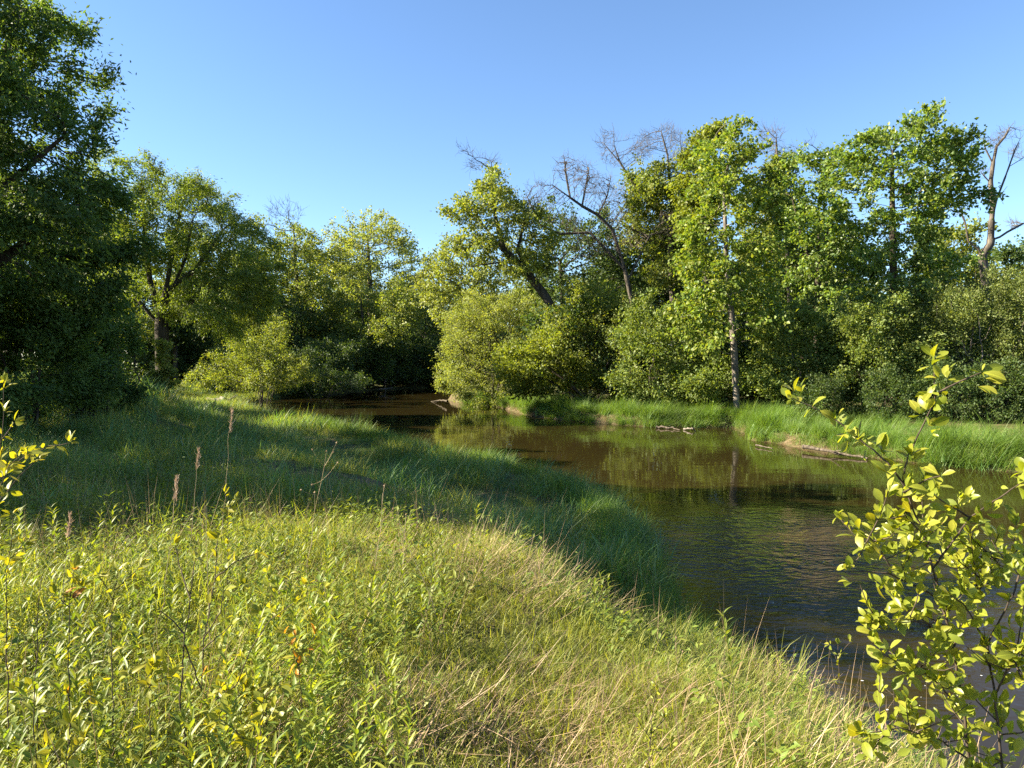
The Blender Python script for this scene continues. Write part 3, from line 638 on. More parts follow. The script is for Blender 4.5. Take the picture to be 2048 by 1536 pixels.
for x, y, s_ in [(15.5, 30.2, .55), (17.5, 29.6, .6), (19.5, 29.0, .6), (21.6, 28.6, .65), (23.6, 28, .7), (13.2, 31.2, .5), (25.6, 27.4, .7), (21, 41, 1.3), (24, 38, 1.2), (27, 42, 1.4), (30, 38, 1.3), (17, 44, 1.2), (34, 44, 1.4), (26, 47, 1.5), (20, 48, 1.5)]:
    copy_thing(bush, (x, y, gz(x, y) - .1), rng.uniform(0, 6.28), s_)
for i in range(26):
    a = math.radians(-46 + i * 92 / 25); D_ = rng.uniform(115, 150); x, y = D_ * math.sin(a), D_ * math.cos(a)
    copy_thing((deep_a, deep_b)[i % 2], (x, y, gz(x, y) - .05), rng.uniform(0, 6.28), rng.uniform(1.1, 1.35))

for x, y, s_, rz, lab in [(-15.0, 9.7, 1.15, 2.1, 'leafy dark tree standing just outside the left edge beside the meadow'), (-19.5, 18.5, 1.05, 3.3, 'leafy dark tree hidden behind the huge tree at the left edge'), (-18.8, 24, 1.0, 4.0, 'leafy dark tree left of the mound behind the huge tree'), (-21.5, 31, .92, 1.0, 'leafy dark tree left of the domed willow')]:
    copy_thing(big_left, (x, y, gz(x, y) - .05), rz, s_, lab)
# ------------------------------------------------------------------ grass: clumps set out over the banks
def blades(rng, n, rad, h, wd, lean, bend, seg=3):
    V, Q, T = [], [], []
    for _ in range(n):
        a0 = rng.uniform(0, 6.283); rr = rad * math.sqrt(rng.uniform(0, 1))
        p = np.array([rr * math.cos(a0), rr * math.sin(a0), -.02]); az = rng.uniform(0, 6.283)
        H = rng.uniform(*h); ln = rng.uniform(*lean); bd = rng.uniform(*bend); w_ = rng.uniform(*wd)
        side = np.array([-math.sin(az + .5), math.cos(az + .5), 0.0]); off = len(V)
        for k in range(seg):
            u = side * w_ * .5 * (1 - .75 * k / seg); V.append(p - u); V.append(p + u)
            th = ln + bd * (k + .5) / seg
            p = p + (H / seg) * np.array([math.sin(th) * math.cos(az), math.sin(th) * math.sin(az), math.cos(th)])
        V.append(p)
        for k in range(seg - 1): b = off + 2 * k; Q.append((b, b + 1, b + 3, b + 2))
        b = off + 2 * (seg - 1); T.append((b, b + 1, b + 2))
    return mesh_np('grass_blades', np.array(V), tris=T, quads=Q)
def forb(rng, n, rad, h, L, W_):
    P, D, N, LL, WW = [], [], [], [], []
    for _ in range(n):
        a = rng.uniform(0, 6.283); rr = rad * math.sqrt(rng.uniform(0, 1)); z = rng.uniform(*h)
        P.append((rr * math.cos(a), rr * math.sin(a), z)); az = rng.uniform(0, 6.283)
        D.append((math.cos(az), math.sin(az), rng.uniform(-.2, .9))); N.append((rng.normal(0, .3), rng.normal(0, .3), 1))
        LL.append(rng.uniform(*L)); WW.append(rng.uniform(*W_))
    V, T = leaves_np(np.array(P), np.array(D), np.array(N), np.array(LL), np.array(WW))
    return mesh_np('weed_leaves', V, tris=T)
M['meadow'] = leaf_mat('meadow', [(0.092, 0.149, 0.024), (0.178, 0.237, 0.036), (0.254, 0.281, 0.055), (0.28, 0.3, 0.09)], tfac=.45, inst=True, vary=.3)
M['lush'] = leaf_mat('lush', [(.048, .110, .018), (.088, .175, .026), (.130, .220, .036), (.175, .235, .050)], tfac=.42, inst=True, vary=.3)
M['shade_grass'] = leaf_mat('shade_grass', [(.062, .155, .036), (.105, .215, .055), (.15, .24, .07), (.20, .23, .09)], tfac=.38, inst=True, vary=.3, spec=.4)
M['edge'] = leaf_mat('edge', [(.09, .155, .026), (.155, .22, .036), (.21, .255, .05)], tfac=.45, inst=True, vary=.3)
M['straw'] = leaf_mat('straw', [(.20, .15, .075), (.34, .265, .14), (.46, .38, .23)], trans=(1, .9, .7), tfac=.25, inst=True, vary=.3)
M['weed'] = leaf_mat('weed', [(0.090, 0.161, 0.022), (0.143, 0.210, 0.029), (0.210, 0.245, 0.035)], tfac=.42, inst=True, vary=.25, spec=.4)

def scatter(name, label, xy, scale, clumps, mat, tilt=.12, rng=None, z_add=0.0, rot=None):
    """Grass as one object: points on the ground, a clump set on each point."""
    rng = rng or np.random.default_rng(1)
    n_ = len(xy); z = ground_z(xy[:, 0], xy[:, 1]) + z_add
    me = bpy.data.meshes.new(name); me.vertices.add(n_)
    me.vertices.foreach_set('co', np.stack([xy[:, 0], xy[:, 1], z], 1).astype(np.float32).ravel())
    if rot is None: rot = np.stack([rng.normal(0, tilt, n_), rng.normal(0, tilt, n_), rng.uniform(0, 6.283, n_)], 1)
    me.attributes.new('rot', 'FLOAT_VECTOR', 'POINT').data.foreach_set('vector', rot.astype(np.float32).ravel())
    me.attributes.new('scl', 'FLOAT', 'POINT').data.foreach_set('value', np.asarray(scale, np.float32))
    me.attributes.new('pick', 'INT', 'POINT').data.foreach_set('value', rng.integers(0, len(clumps), n_).astype(np.int32))
    me.update()
    c = bpy.data.collections.new(name + '_clumps')
    for cm in clumps:
        if len(cm.materials) == 0: cm.materials.append(mat)
        c.objects.link(bpy.data.objects.new('clump', cm))
    o = obj(name, me, mat); tag(o, label, None, None, 'stuff')
    ng = bpy.data.node_groups.new(name, 'GeometryNodeTree')
    ng.interface.new_socket('Geometry', in_out='INPUT', socket_type='NodeSocketGeometry'); ng.interface.new_socket('Geometry', in_out='OUTPUT', socket_type='NodeSocketGeometry')
    gn = ng.nodes; gl = ng.links
    gi, go = gn.new('NodeGroupInput'), gn.new('NodeGroupOutput')
    inst = gn.new('GeometryNodeInstanceOnPoints'); ci = gn.new('GeometryNodeCollectionInfo')
    ci.inputs['Collection'].default_value = c; ci.inputs['Separate Children'].default_value = True; ci.inputs['Reset Children'].default_value = True
    def attr(nm, ty):
        a = gn.new('GeometryNodeInputNamedAttribute'); a.data_type = ty; a.inputs['Name'].default_value = nm; return a.outputs['Attribute']
    gl.new(gi.outputs[0], inst.inputs['Points']); gl.new(ci.outputs[0], inst.inputs['Instance'])
    inst.inputs['Pick Instance'].default_value = True
    gl.new(attr('pick', 'INT'), inst.inputs['Instance Index']); gl.new(attr('rot', 'FLOAT_VECTOR'), inst.inputs['Rotation']); gl.new(attr('scl', 'FLOAT'), inst.inputs['Scale'])
    gl.new(inst.outputs[0], go.inputs[0])
    o.modifiers.new('scatter', 'NODES').node_group = ng
    return o
R = np.random.default_rng(99)
def sample(n_, x0, x1, y0, y1): return np.stack([R.uniform(x0, x1, n_), R.uniform(y0, y1, n_)], 1)
def in_view(xy, margin=1.5):
    return np.abs(xy[:, 0]) < xy[:, 1] * .72 + margin
PATH = np.array([(.35, 1.6), (.25, 3.0), (.15, 4.2), (.05, 5.6), (-.5, 7.2), (-1.2, 9.0), (-1.9, 11.2)])
def path_d(xy):
    best = np.full(len(xy), 1e9)
    for a, b in zip(PATH[:-1], PATH[1:]):
        ab = b - a; t_ = np.clip(((xy - a) @ ab) / (ab @ ab), 0, 1); best = np.minimum(best, np.linalg.norm(xy - a - t_[:, None] * ab, axis=1))
    wdt = .42 - .7 * ss(3.8, 6.0, xy[:, 1]) + 1.6 * ss(7.5, 10.0, xy[:, 1])
    return best - wdt
tall_c = [blades(R, 38, .17, (.20, .44), (.003, .0085), (.05, .6), (.2, 1.3)) for _ in range(5)]
mead_c = [blades(R, 40, .20, (.10, .28), (.003, .0075), (.1, .95), (.2, 1.3)) for _ in range(5)]
short_c = [blades(R, 60, .20, (.04, .12), (.0028, .005), (.1, .8), (.1, 1.0), 2) for _ in range(4)]
sedge_c = [blades(R, 50, .20, (.35, .75), (.006, .011), (.05, .45), (.4, 1.5), 4) for _ in range(5)]
far_c = [blades(R, 40, .30, (.18, .42), (.009, .016), (.05, .5), (.3, 1.2)) for _ in range(4)]
straw_c = [blades(R, 34, .24, (.12, .40), (.0025, .006), (.6, 1.5), (-.2, .6)) for _ in range(5)]
stalk_c = [blades(R, 9, .16, (.30, .62), (.0022, .0036), (.05, .5), (.0, .35)) for _ in range(4)]
weed_c = [forb(R, 34, .16, (.04, .30), (.035, .075), (.009, .018)) for _ in range(4)]
broad_c = [forb(R, 22, .15, (.02, .22), (.03, .065), (.018, .036)) for _ in range(4)]

# near meadow
xy = sample(11000, -7.5, 4.5, 1.2, 10.5); d, nr = river(xy[:, 0], xy[:, 1]); pd = path_d(xy)
k = (d > .08) & nr & in_view(xy); xy, d, pd = xy[k], d[k], pd[k]
nz = fbm(xy[:, 0] * .8, xy[:, 1] * .8, 3)
m1 = (pd > np.where(xy[:, 1] < 7.5, -.2, .05)) & (R.uniform(0, 1, len(xy)) < .80 * ss(.22, .48, fbm(xy[:, 0] * 1.7, xy[:, 1] * 1.7, 91))) 
scatter('meadow_grass', 'sunlit yellow green meadow grass of the near bank', xy[m1], ((.42 + 1.0 * nz + R.normal(0, .2, len(xy))) * (.62 + .38 * ss(.1, 1.6, pd)))[m1] * (.48 + .52 * ss(-.2, 1.1, pd[m1])), mead_c + tall_c[:3], M['meadow'], rng=R)
m2 = (pd < .7) | (R.uniform(0, 1, len(xy)) < .35)
scatter('short_turf', 'short trodden grass along the faint path', xy[m2], R.uniform(.8, 1.7, m2.sum()), short_c, M['meadow'], rng=R)
thatch = fbm(xy[:, 0] * .9 + 7, xy[:, 1] * .9, 63)
m3 = ((pd < .25) & (R.uniform(0, 1, len(xy)) < np.where(xy[:, 1] < 4.2, .20, .07))) | (R.uniform(0, 1, len(xy)) < .38 * ss(.55, .66, thatch))
scatter('dry_straw', 'flattened dry straw lying among the near grass', xy[m3], R.uniform(.6, 1.25, m3.sum()), straw_c, M['straw'], rng=R)
m4 = (pd > .3) & (R.uniform(0, 1, len(xy)) < .06)
scatter('dry_grass_stalks', 'thin dry grass stalks standing in the meadow', xy[m4], R.uniform(.7, 1.3, m4.sum()), stalk_c, M['straw'], rng=R)
m5 = (pd > .2) & (R.uniform(0, 1, len(xy)) < np.where(xy[:, 0] < -.9, .36, .10))
scatter('meadow_weeds', 'small leafy weeds growing through the near grass', xy[m5], R.uniform(.7, 1.3, m5.sum()), weed_c + broad_c, M['weed'], rng=R)
# shaded meadow further off
xy = sample(26000, -26, 3.5, 8.5, 44); d, nr = river(xy[:, 0], xy[:, 1]); pd = path_d(xy)
k = (d > .08) & nr & in_view(xy) & (pd > .15) & (R.uniform(0, 1, len(xy)) < np.clip(14 / xy[:, 1], .3, 1)); xy, d = xy[k], d[k]
nz = fbm(xy[:, 0] * .5, xy[:, 1] * .5, 13)
scatter('shaded_grass', 'soft shaded green grass sloping to the river', xy, (.25 + 1.35 * ss(.2, .8, fbm(xy[:, 0] * .9, xy[:, 1] * .9, 14))) * R.uniform(.75, 1.25, len(xy)) * (1 + .015 * xy[:, 1]), mead_c[:2] + tall_c + far_c[:2], M['shade_grass'], rng=R)
xy2 = xy[R.uniform(0, 1, len(xy)) < .05]
scatter('pale_grass_tufts', 'pale dry grass tufts in the shaded meadow', xy2, R.uniform(.6, 1.2, len(xy2)), stalk_c + straw_c[:1], M['straw'], rng=R)
# long sedge along the near water edge
xy = sample(16000, -10, 4.6, 2.5, 34); d, nr = river(xy[:, 0], xy[:, 1])
k = (d > -.12) & (d < .9 + .5 * (fbm(xy[:, 0], xy[:, 1], 77) - .5)) & nr & in_view(xy); xy = xy[k]
k = R.uniform(0, 1, len(xy)) < np.where(xy[:, 1] < 8, .55, .9); xy = xy[k]
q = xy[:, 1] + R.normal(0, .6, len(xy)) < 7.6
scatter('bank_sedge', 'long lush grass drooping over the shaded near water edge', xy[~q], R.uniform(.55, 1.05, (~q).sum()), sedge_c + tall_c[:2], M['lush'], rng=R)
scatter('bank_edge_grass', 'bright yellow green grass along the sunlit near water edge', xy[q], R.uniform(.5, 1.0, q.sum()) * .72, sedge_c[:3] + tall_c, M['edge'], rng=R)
# far left bank
xy = sample(5000, -34, -11, 38, 62); d, nr = river(xy[:, 0], xy[:, 1]); k = (d > .1) & nr & in_view(xy); xy = xy[k]
scatter('far_left_grass', 'sunlit grass on the far left bank beyond the mound', xy, R.uniform(1.0, 1.8, len(xy)), far_c, M['meadow'], rng=R)
# right bank
xy = sample(30000, -6, 32, 15, 52); d, nr = river(xy[:, 0], xy[:, 1])
k = (d > -.05) & (~nr) & in_view(xy) & (d < 7) & (R.uniform(0, 1, len(xy)) < np.where(d < 2.6, .95, .3)); xy, d = xy[k], d[k]
nz = fbm(xy[:, 0] * 1.1, xy[:, 1] * 1.1, 44)
kk = R.uniform(0, 1, len(xy)) < .025
scatter('right_bank_straw', 'pale dry stalks among the right bank grass', xy[kk], R.uniform(.8, 1.5, kk.sum()), stalk_c + straw_c[:1], M['straw'], rng=R)
scatter('right_bank_grass', 'tall lush green grass along the right bank', xy, (.25 + 1.55 * ss(.25, .75, nz)) * R.uniform(.7, 1.25, len(xy)) * np.where(d < 1.6, 1.0, .5) * np.where(xy[:, 1] > 31.5, .85, 1.0), sedge_c + far_c[:1], M['lush'], rng=R)
pts, rots = [], []
for a, b in zip(RIGHT[5:15], RIGHT[6:16]):
    a, b = np.array(a), np.array(b); L_ = np.linalg.norm(b - a); out = np.array([-(b - a)[1], (b - a)[0]]) / L_
    for _ in range(int(L_ * 40)):
        q = a + (b - a) * R.uniform(0, 1)
        if river([q[0] + out[0] * .5], [q[1] + out[1] * .5])[0][0] > 0: out = -out
        if fbm(q[0] * .7, q[1] * .7, 18) < .30: continue
        pts.append(q - out * R.uniform(-.08, .75)); yaw = math.atan2(out[1], out[0]); rots.append((0, R.uniform(.15, .75), yaw + R.normal(0, .5)))
scatter('overhanging_bank_grass', 'thick green grass tufts hanging over the cut right bank', np.array(pts), R.uniform(.45, 1.1, len(pts)), sedge_c, M['lush'], rng=R, rot=np.array(rots), z_add=.05)
# dead grass hanging over the cut bank
pts, rots = [], []
for a, b in zip(RIGHT[6:15], RIGHT[7:16]):
    a, b = np.array(a), np.array(b); L_ = np.linalg.norm(b - a); out = np.array([-(b - a)[1], (b - a)[0]]) / L_
    for _ in range(int(L_ * 16)):
        q = a + (b - a) * R.uniform(0, 1)
        dd = river([q[0] + out[0] * .3], [q[1] + out[1] * .3])[0][0]
        if dd > 0: out = -out
        if fbm(q[0] * .9, q[1] * .9, 8) < .42: continue
        pts.append(q - out * R.uniform(-.12, .3)); yaw = math.atan2(out[1], out[0])
        rots.append((0, R.uniform(1.3, 2.3), yaw + R.normal(0, .45)))
scatter('hanging_dead_grass', 'tan dead grass and roots hanging over the cut right bank', np.array(pts), R.uniform(.5, 1.0, len(pts)), stalk_c + [blades(R, 40, .14, (.2, .5), (.004, .008), (.0, .4), (.0, .5)) for _ in range(3)], M['straw'], rng=R, rot=np.array(rots), z_add=.0)


# ------------------------------------------------------------------ driftwood and snags
def tube_mesh(name, lines, sides=6):
    """Tapered tubes through lines of (point, radius)."""
    V, Q, off = [], [], 0
    for pts, rr in lines:
        P = np.array(pts, float); rr = np.array(rr, float); Tn = norm(np.gradient(P, axis=0))
        ref = np.array([.13, 1.0, .2]) if abs(Tn[0, 1]) < .8 else np.array([1.0, 0, .1])
        U = norm(ref[None] - (Tn @ ref)[:, None] * Tn); W_ = np.cross(Tn, U); a = np.arange(sides) * 2 * math.pi / sides
        V.append((P[:, None] + rr[:, None, None] * (np.cos(a)[None, :, None] * U[:, None] + np.sin(a)[None, :, None] * W_[:, None])).reshape(-1, 3))
        k = len(P); i0 = off + (np.arange(k - 1)[:, None] * sides + np.arange(sides)[None]); i1 = off + (np.arange(k - 1)[:, None] * sides + (np.arange(sides)[None] + 1) % sides)
        Q.append(np.stack([i0, i1, i1 + sides, i0 + sides], -1).reshape(-1, 4)); off += k * sides
    return mesh_np(name, np.concatenate(V), quads=np.concatenate(Q), smooth=True)
def wob(rng, pts, n_, amp):
    P = polyline(pts, np.linalg.norm(np.array(pts[-1]) - np.array(pts[0])) / n_)
    P[1:-1] += rng.normal(0, amp, (len(P) - 2, 3)); return P
def log(name, label, cat, lines, mat, seed, group=None):
    rng = np.random.default_rng(seed); base = np.array(lines[0][0][0], float); root = thing(name, label, cat, tuple(base), group)
    for i, (pts, r0, r1) in enumerate(lines):
        P = wob(rng, pts, 9, r0 * .35) - base; rr = np.linspace(r0, r1, len(P)) * rng.uniform(.82, 1.15, len(P))
        obj('trunk' if i == 0 else 'branch', tube_mesh(name, [(P, rr)], 7), mat, root)
    return root
def w0(px, py, z=0.0):
    d = ray(px, py); k = (z - EYE) / d[2]; return np.array([0, 0, EYE]) + d * k
log('driftwood_log', 'pale weathered log lying along the cut right bank at the water line', 'log', [([w0(1606, 893, .16), w0(1660, 903, .12), w0(1735, 917, .04)], .065, .03), ([w0(1660, 903, .12), w0(1690, 900, .3)], .025, .01)], M['drift'], 1)
log('driftwood_stick', 'small pale stick at the corner of the grassy bank right of the poplar', 'stick', [([w0(1512, 890, .06), w0(1545, 897, .05)], .035, .015)], M['drift'], 2)
log('fallen_log', 'tangled dark fallen log at the water edge beyond the mound', 'log', [([w0(415, 800, .5), w0(450, 800, .75), w0(490, 815, .2)], .16, .09), ([w0(440, 800, .7), w0(430, 812, .5), w0(405, 822, .45)], .08, .03), ([w0(470, 806, .5), w0(500, 806, .35), w0(525, 814, .05)], .06, .03), ([w0(455, 801, .7), w0(475, 790, 1.0)], .05, .02)], M['bark_grey'], 3)
log('water_snag', 'broken snag sticking out of the far dark water', 'snag', [([w0(770, 784, -.1), w0(769, 772, .5), w0(771, 758, 1.3)], .10, .03), ([w0(769, 778, .35), w0(785, 776, .45)], .06, .02), ([w0(769, 778, .3), w0(757, 778, .35)], .05, .02)], M['bark_grey'], 4)
log('fallen_branch', 'thin branch dipping into the water under the willow shrub', 'branch', [([w0(895, 802, .3), w0(878, 800, .2), w0(862, 803, .0)], .07, .02), ([w0(880, 800, .2), w0(870, 806, .02)], .04, .015)], M['drift'], 5)
log('bank_stick', 'broken stick on the muddy margin below the yellow green bush', 'stick', [([w0(1312, 853, .08), w0(1345, 856, .06), w0(1360, 860, .02)], .06, .02)], M['drift'], 6)
log('bank_root', 'short dark root end in the water right of the broken stick', 'root', [([w0(1368, 858, .04), w0(1386, 856, .14), w0(1392, 862, .0)], .05, .02)], M['bark_grey'], 7)

# ------------------------------------------------------------------ foreground saplings
def obovate(curl, fold, wide=.5, pk=.6):
    """A leaf one unit long along +Y, its face towards +Z."""
    V = [(0, 0, 0)]; ts = [.18, .42, .66, .86]
    for t_ in ts:
        wv = wide * .5 * (math.sin(math.pi * min(1, t_ ** (math.log(.5) / math.log(pk)))) ** .8)
        z = -curl * t_ * t_
        V += [(-wv, t_, z + fold * wv), (0, t_, z), (wv, t_, z + fold * wv)]
    V.append((0, 1.0, -curl * 1.05)); T = [(0, 2, 1), (0, 3, 2)]; Q = []
    for r_ in range(3):
        b_ = 1 + r_ * 3
        for c_ in (0, 1): Q.append((b_ + c_, b_ + c_ + 1, b_ + c_ + 4, b_ + c_ + 3))
    T += [(10, 11, 13), (11, 12, 13)]
    return mesh_np('leaf', V, tris=T, quads=Q, smooth=True)
def single_leaf_mat(name, cols, trans=(1.3, 1.15, .25), tfac=.5):
    m = leaf_mat(name, cols, trans=trans, tfac=tfac, rough=.42, spec=.35, vary=.12)
    n, l = m.node_tree.nodes, m.node_tree.links
    oi = n.new('ShaderNodeObjectInfo'); r_ = [q for q in n if q.type == 'VALTORGB'][0]
    for lk in list(r_.inputs[0].links): l.remove(lk)
    l.new(oi.outputs['Random'], r_.inputs[0])
    tc = n.new('ShaderNodeTexCoord'); sx = n.new('ShaderNodeSeparateXYZ'); l.new(tc.outputs['Object'], sx.inputs[0])
    def mt(op, a, b=None):
        q = n.new('ShaderNodeMath'); q.operation = op
        for i_, v in enumerate((a, b)):
            if v is None: continue
            if isinstance(v, (int, float)): q.inputs[i_].default_value = v
            else: l.new(v, q.inputs[i_])
        return q.outputs[0]
    ax = mt('ABSOLUTE', sx.outputs['X'])
    rib = mt('LESS_THAN', ax, .022)                              # midrib
    fr = mt('FRACT', mt('MULTIPLY', mt('SUBTRACT', sx.outputs['Y'], mt('MULTIPLY', ax, .9)), 8.0))
    vein = mt('LESS_THAN', fr, .16)
    sp = n.new('ShaderNodeTexNoise'); sp.inputs['Scale'].default_value = 5.0; sp.noise_dimensions = '4D'
    l.new(tc.outputs['Object'], sp.inputs['Vector']); l.new(mt('MULTIPLY', oi.outputs['Random'], 90.0), sp.inputs['W'])
    spot = mt('GREATER_THAN', sp.outputs[0], .685)               # browned spots
    k1 = mt('ADD', 1.0, mt('SUBTRACT', mt('MULTIPLY', rib, .45), mt('MULTIPLY', vein, .16)))
    tint_ = [q for q in n if q.type == 'VECT_MATH' and q.operation == 'MULTIPLY' and q.inputs[0].is_linked and q.inputs[0].links[0].from_node == r_][0]
    mxr = n.new('ShaderNodeMix'); mxr.data_type = 'RGBA'; l.new(mt('MULTIPLY', spot, .75), mxr.inputs[0]); l.new(r_.outputs[0], mxr.inputs[6]); mxr.inputs[7].default_value = (.10, .055, .02, 1)
    sc_ = n.new('ShaderNodeVectorMath'); sc_.operation = 'SCALE'; l.new(mxr.outputs[2], sc_.inputs[0]); l.new(k1, sc_.inputs['Scale'])
    l.new(sc_.outputs[0], tint_.inputs[0]); return m
M['sap_leaf'] = single_leaf_mat('sap_leaf', [(.13, .18, .018), (.19, .235, .024), (.26, .28, .032)])
M['gold_leaf'] = single_leaf_mat('gold_leaf', [(.15, .19, .020), (.22, .25, .024), (.29, .29, .030)])
M['lance_leaf'] = single_leaf_mat('lance_leaf', [(0.100, 0.162, 0.020), (0.156, 0.210, 0.026), (0.225, 0.252, 0.034)])
M['orange_leaf'] = single_leaf_mat('orange_leaf', [(.34, .17, .02), (.42, .22, .03)])
M['lance_mass'] = leaf_mat('lance_mass', [(0.100, 0.162, 0.020), (0.156, 0.210, 0.026), (0.225, 0.252, 0.034)], tfac=.48, spec=.45)
M['sap_mass'] = leaf_mat('sap_mass', [(.13, .18, .018), (.19, .235, .024), (.26, .28, .032)], tfac=.5, spec=.5, rough=.38)
OBO = [obovate(c_, f_, w_) for c_, f_, w_ in ((.12, .35, .52), (.28, .5, .48), (-.08, .3, .56), (.4, .25, .5))]
OVA = [obovate(c_, f_, w_, .42) for c_, f_, w_ in ((.15, .3, .5), (.32, .5, .44), (.0, .25, .52))]
LAN = [obovate(c_, f_, w_, .4) for c_, f_, w_ in ((.25, .4, .20), (.45, .4, .17), (.1, .3, .22))]
def leaf_variants(meshes, mat):
    out = []
    for me_ in meshes:
        q = me_.copy(); q.materials.clear(); q.materials.append(mat); out.append(q)
    return out
L_SAP, L_GOLD, L_LAN, L_OR = leaf_variants(OBO, M['sap_leaf']), leaf_variants(OVA, M['gold_leaf']), leaf_variants(LAN, M['lance_leaf']), leaf_variants(OVA[:2], M['orange_leaf'])
def leaf_matrix(p, d, nrm, size):
    d = Vector(d).normalized(); s_ = d.cross(Vector(nrm)); 
    if s_.length < 1e-4: s_ = d.cross(Vector((1, 0, 0)))
    s_.normalize(); n_ = s_.cross(d)
    return Matrix(((s_.x * size, d.x * size, n_.x * size, p[0]), (s_.y * size, d.y * size, n_.y * size, p[1]), (s_.z * size, d.z * size, n_.z * size, p[2]), (0, 0, 0, 1)))
def add_leaf(root, meshes, rng, p, d, nrm, size):
    o = bpy.data.objects.new('leaf', meshes[int(rng.integers(len(meshes)))]); COL.objects.link(o); o.parent = root
    o.matrix_local = leaf_matrix(p, d, nrm, size); return o
def bake(recs, rng, name, mat, root):
    """The leaves beyond the limit, joined."""
    V, Q, T, off = [], [], [], 0
    base_v = {}
    for (meshes, p, d, nrm, size) in recs:
        me_ = meshes[int(rng.integers(len(meshes)))]
        if me_.name not in base_v:
            co = np.empty(len(me_.vertices) * 3, np.float32); me_.vertices.foreach_get('co', co)
            base_v[me_.name] = (co.reshape(-1, 3), [tuple(q.vertices) for q in me_.polygons])
        co, fs = base_v[me_.name]; mt = np.array(leaf_matrix(p, d, nrm, size))
        V.append(co @ mt[:3, :3].T + mt[:3, 3]); Q += [[i + off for i in f] for f in fs if len(f) == 4]; T += [[i + off for i in f] for f in fs if len(f) == 3]; off += len(co)
    if V: tag(obj(name, mesh_np(name, np.concatenate(V), tris=T, quads=Q, smooth=True), mat, root), None, None, None, 'stuff')

# the big leafy sapling at the right edge
rng = np.random.default_rng(7)
root_p = np.array([1.30, 2.08, 0.0]); root_p[2] = gz(1.30, 2.08) - .03
sap = thing('leafy_sapling', 'leafy yellow green sapling at the right edge in front of the river', 'sapling', tuple(root_p))
def pxl(pts): return [at(*q) for q in pts]
main = [[root_p] + pxl([(1948, 1600, 2.06), (1925, 1400, 2.05), (1897, 1255, 2.03), (1866, 1136, 2.0), (1845, 1060, 2.0), (1824, 1015, 2.0), (1806, 957, 2.0), (1815, 912, 2.0), (1842, 859, 1.98), (1869, 800, 1.97), (1869, 717, 1.97)]),
        pxl([(1866, 1136, 2.0), (1900, 1090, 1.96), (1940, 1035, 1.93), (2000, 995, 1.9), (2070, 945, 1.88)]),
        pxl([(1810, 975, 2.0), (1775, 925, 2.02), (1737, 893, 2.04), (1673, 840, 2.06), (1620, 812, 2.08), (1585, 796, 2.08)]),
        pxl([(1880, 1200, 2.02), (1820, 1165, 1.98), (1780, 1131, 1.96), (1748, 1082, 1.95), (1718, 1060, 1.95)]),
        pxl([(1830, 1172, 1.98), (1775, 1147, 1.95), (1700, 1142, 1.94)]),
        pxl([(1905, 1300, 2.04), (1860, 1250, 2.0), (1820, 1234, 1.98), (1742, 1246, 1.96)]),
        pxl([(1905, 1300, 2.04), (1950, 1180, 2.1), (1975, 1105, 2.12), (2045, 1125, 2.14)]),
        [root_p + np.array([.03, .02, 0])] + pxl([(2010, 1600, 2.0), (1990, 1390, 1.98), (1975, 1290, 1.97), (2030, 1180, 1.95), (2060, 1060, 1.94)]),
        pxl([(1928, 1430, 2.05), (1880, 1370, 2.0), (1830, 1330, 1.96), (1765, 1325, 1.93)]),
        pxl([(1990, 1390, 1.98), (2020, 1330, 1.92), (2060, 1250, 1.9)]),
        pxl([(1940, 1520, 2.06), (1880, 1480, 2.0), (1800, 1455, 1.95), (1720, 1470, 1.92)]),
        pxl([(1975, 1290, 1.97), (1930, 1210, 1.92), (1900, 1190, 1.9)]),
        pxl([(1869, 790, 1.97), (1905, 770, 1.95), (1940, 755, 1.94), (1962, 745, 1.93)]),
        pxl([(1940, 1035, 1.93), (1900, 1010, 1.9), (1860, 985, 1.88)]),
        pxl([(1806, 985, 2.0), (1850, 960, 1.97), (1880, 952, 1.95)]),
        pxl([(1850, 1075, 2.0), (1810, 1030, 1.97), (1775, 1040, 1.96)])]
recs = []
def rosette(p, axis_, k, size, up=.55):
    for _ in range(k):
        d = norm(rng.normal(0, .75, 3) + np.array(axis_) * .6 + np.array([0, 0, up]))
        nrm = norm(np.array([-.35, -.25, .7]) + rng.normal(0, .45, 3))
        recs.append((L_SAP, p - root_p + d * .004, d, nrm, size * rng.choice([.55, .8, .95, 1.15]) * rng.uniform(.8, 1.05)))
for bi, br in enumerate(main):
    P = polyline(br, .018); kk = len(P); r0 = (.0062 if bi in (0, 7) else .0030); rr = np.linspace(r0, .0014, kk)
    P[1:-1] += rng.normal(0, .001, (kk - 2, 3))
    o = obj('branch' if bi not in (0, 7) else 'stem', tube_mesh('sapling_branch', [(P - root_p, rr)], 6), M['twig'], sap)
    start = .30 if bi in (0, 7) else .10
    for i in range(kk):
        f = i / kk
        if f < start: continue
        ax = norm(P[min(i + 1, kk - 1)] - P[max(i - 1, 0)])
        if rng.random() < (.74 if P[i][2] > 2.65 else .62):
            side = norm(np.cross(ax, rng.normal(0, 1, 3))); tip = P[i] + side * rng.uniform(.006, .035)
            rosette(tip, ax * .4 + side * .6, int(rng.integers(2, 5)), .045)
    rosette(P[-1], norm(P[-1] - P[-4]), 5, .047)
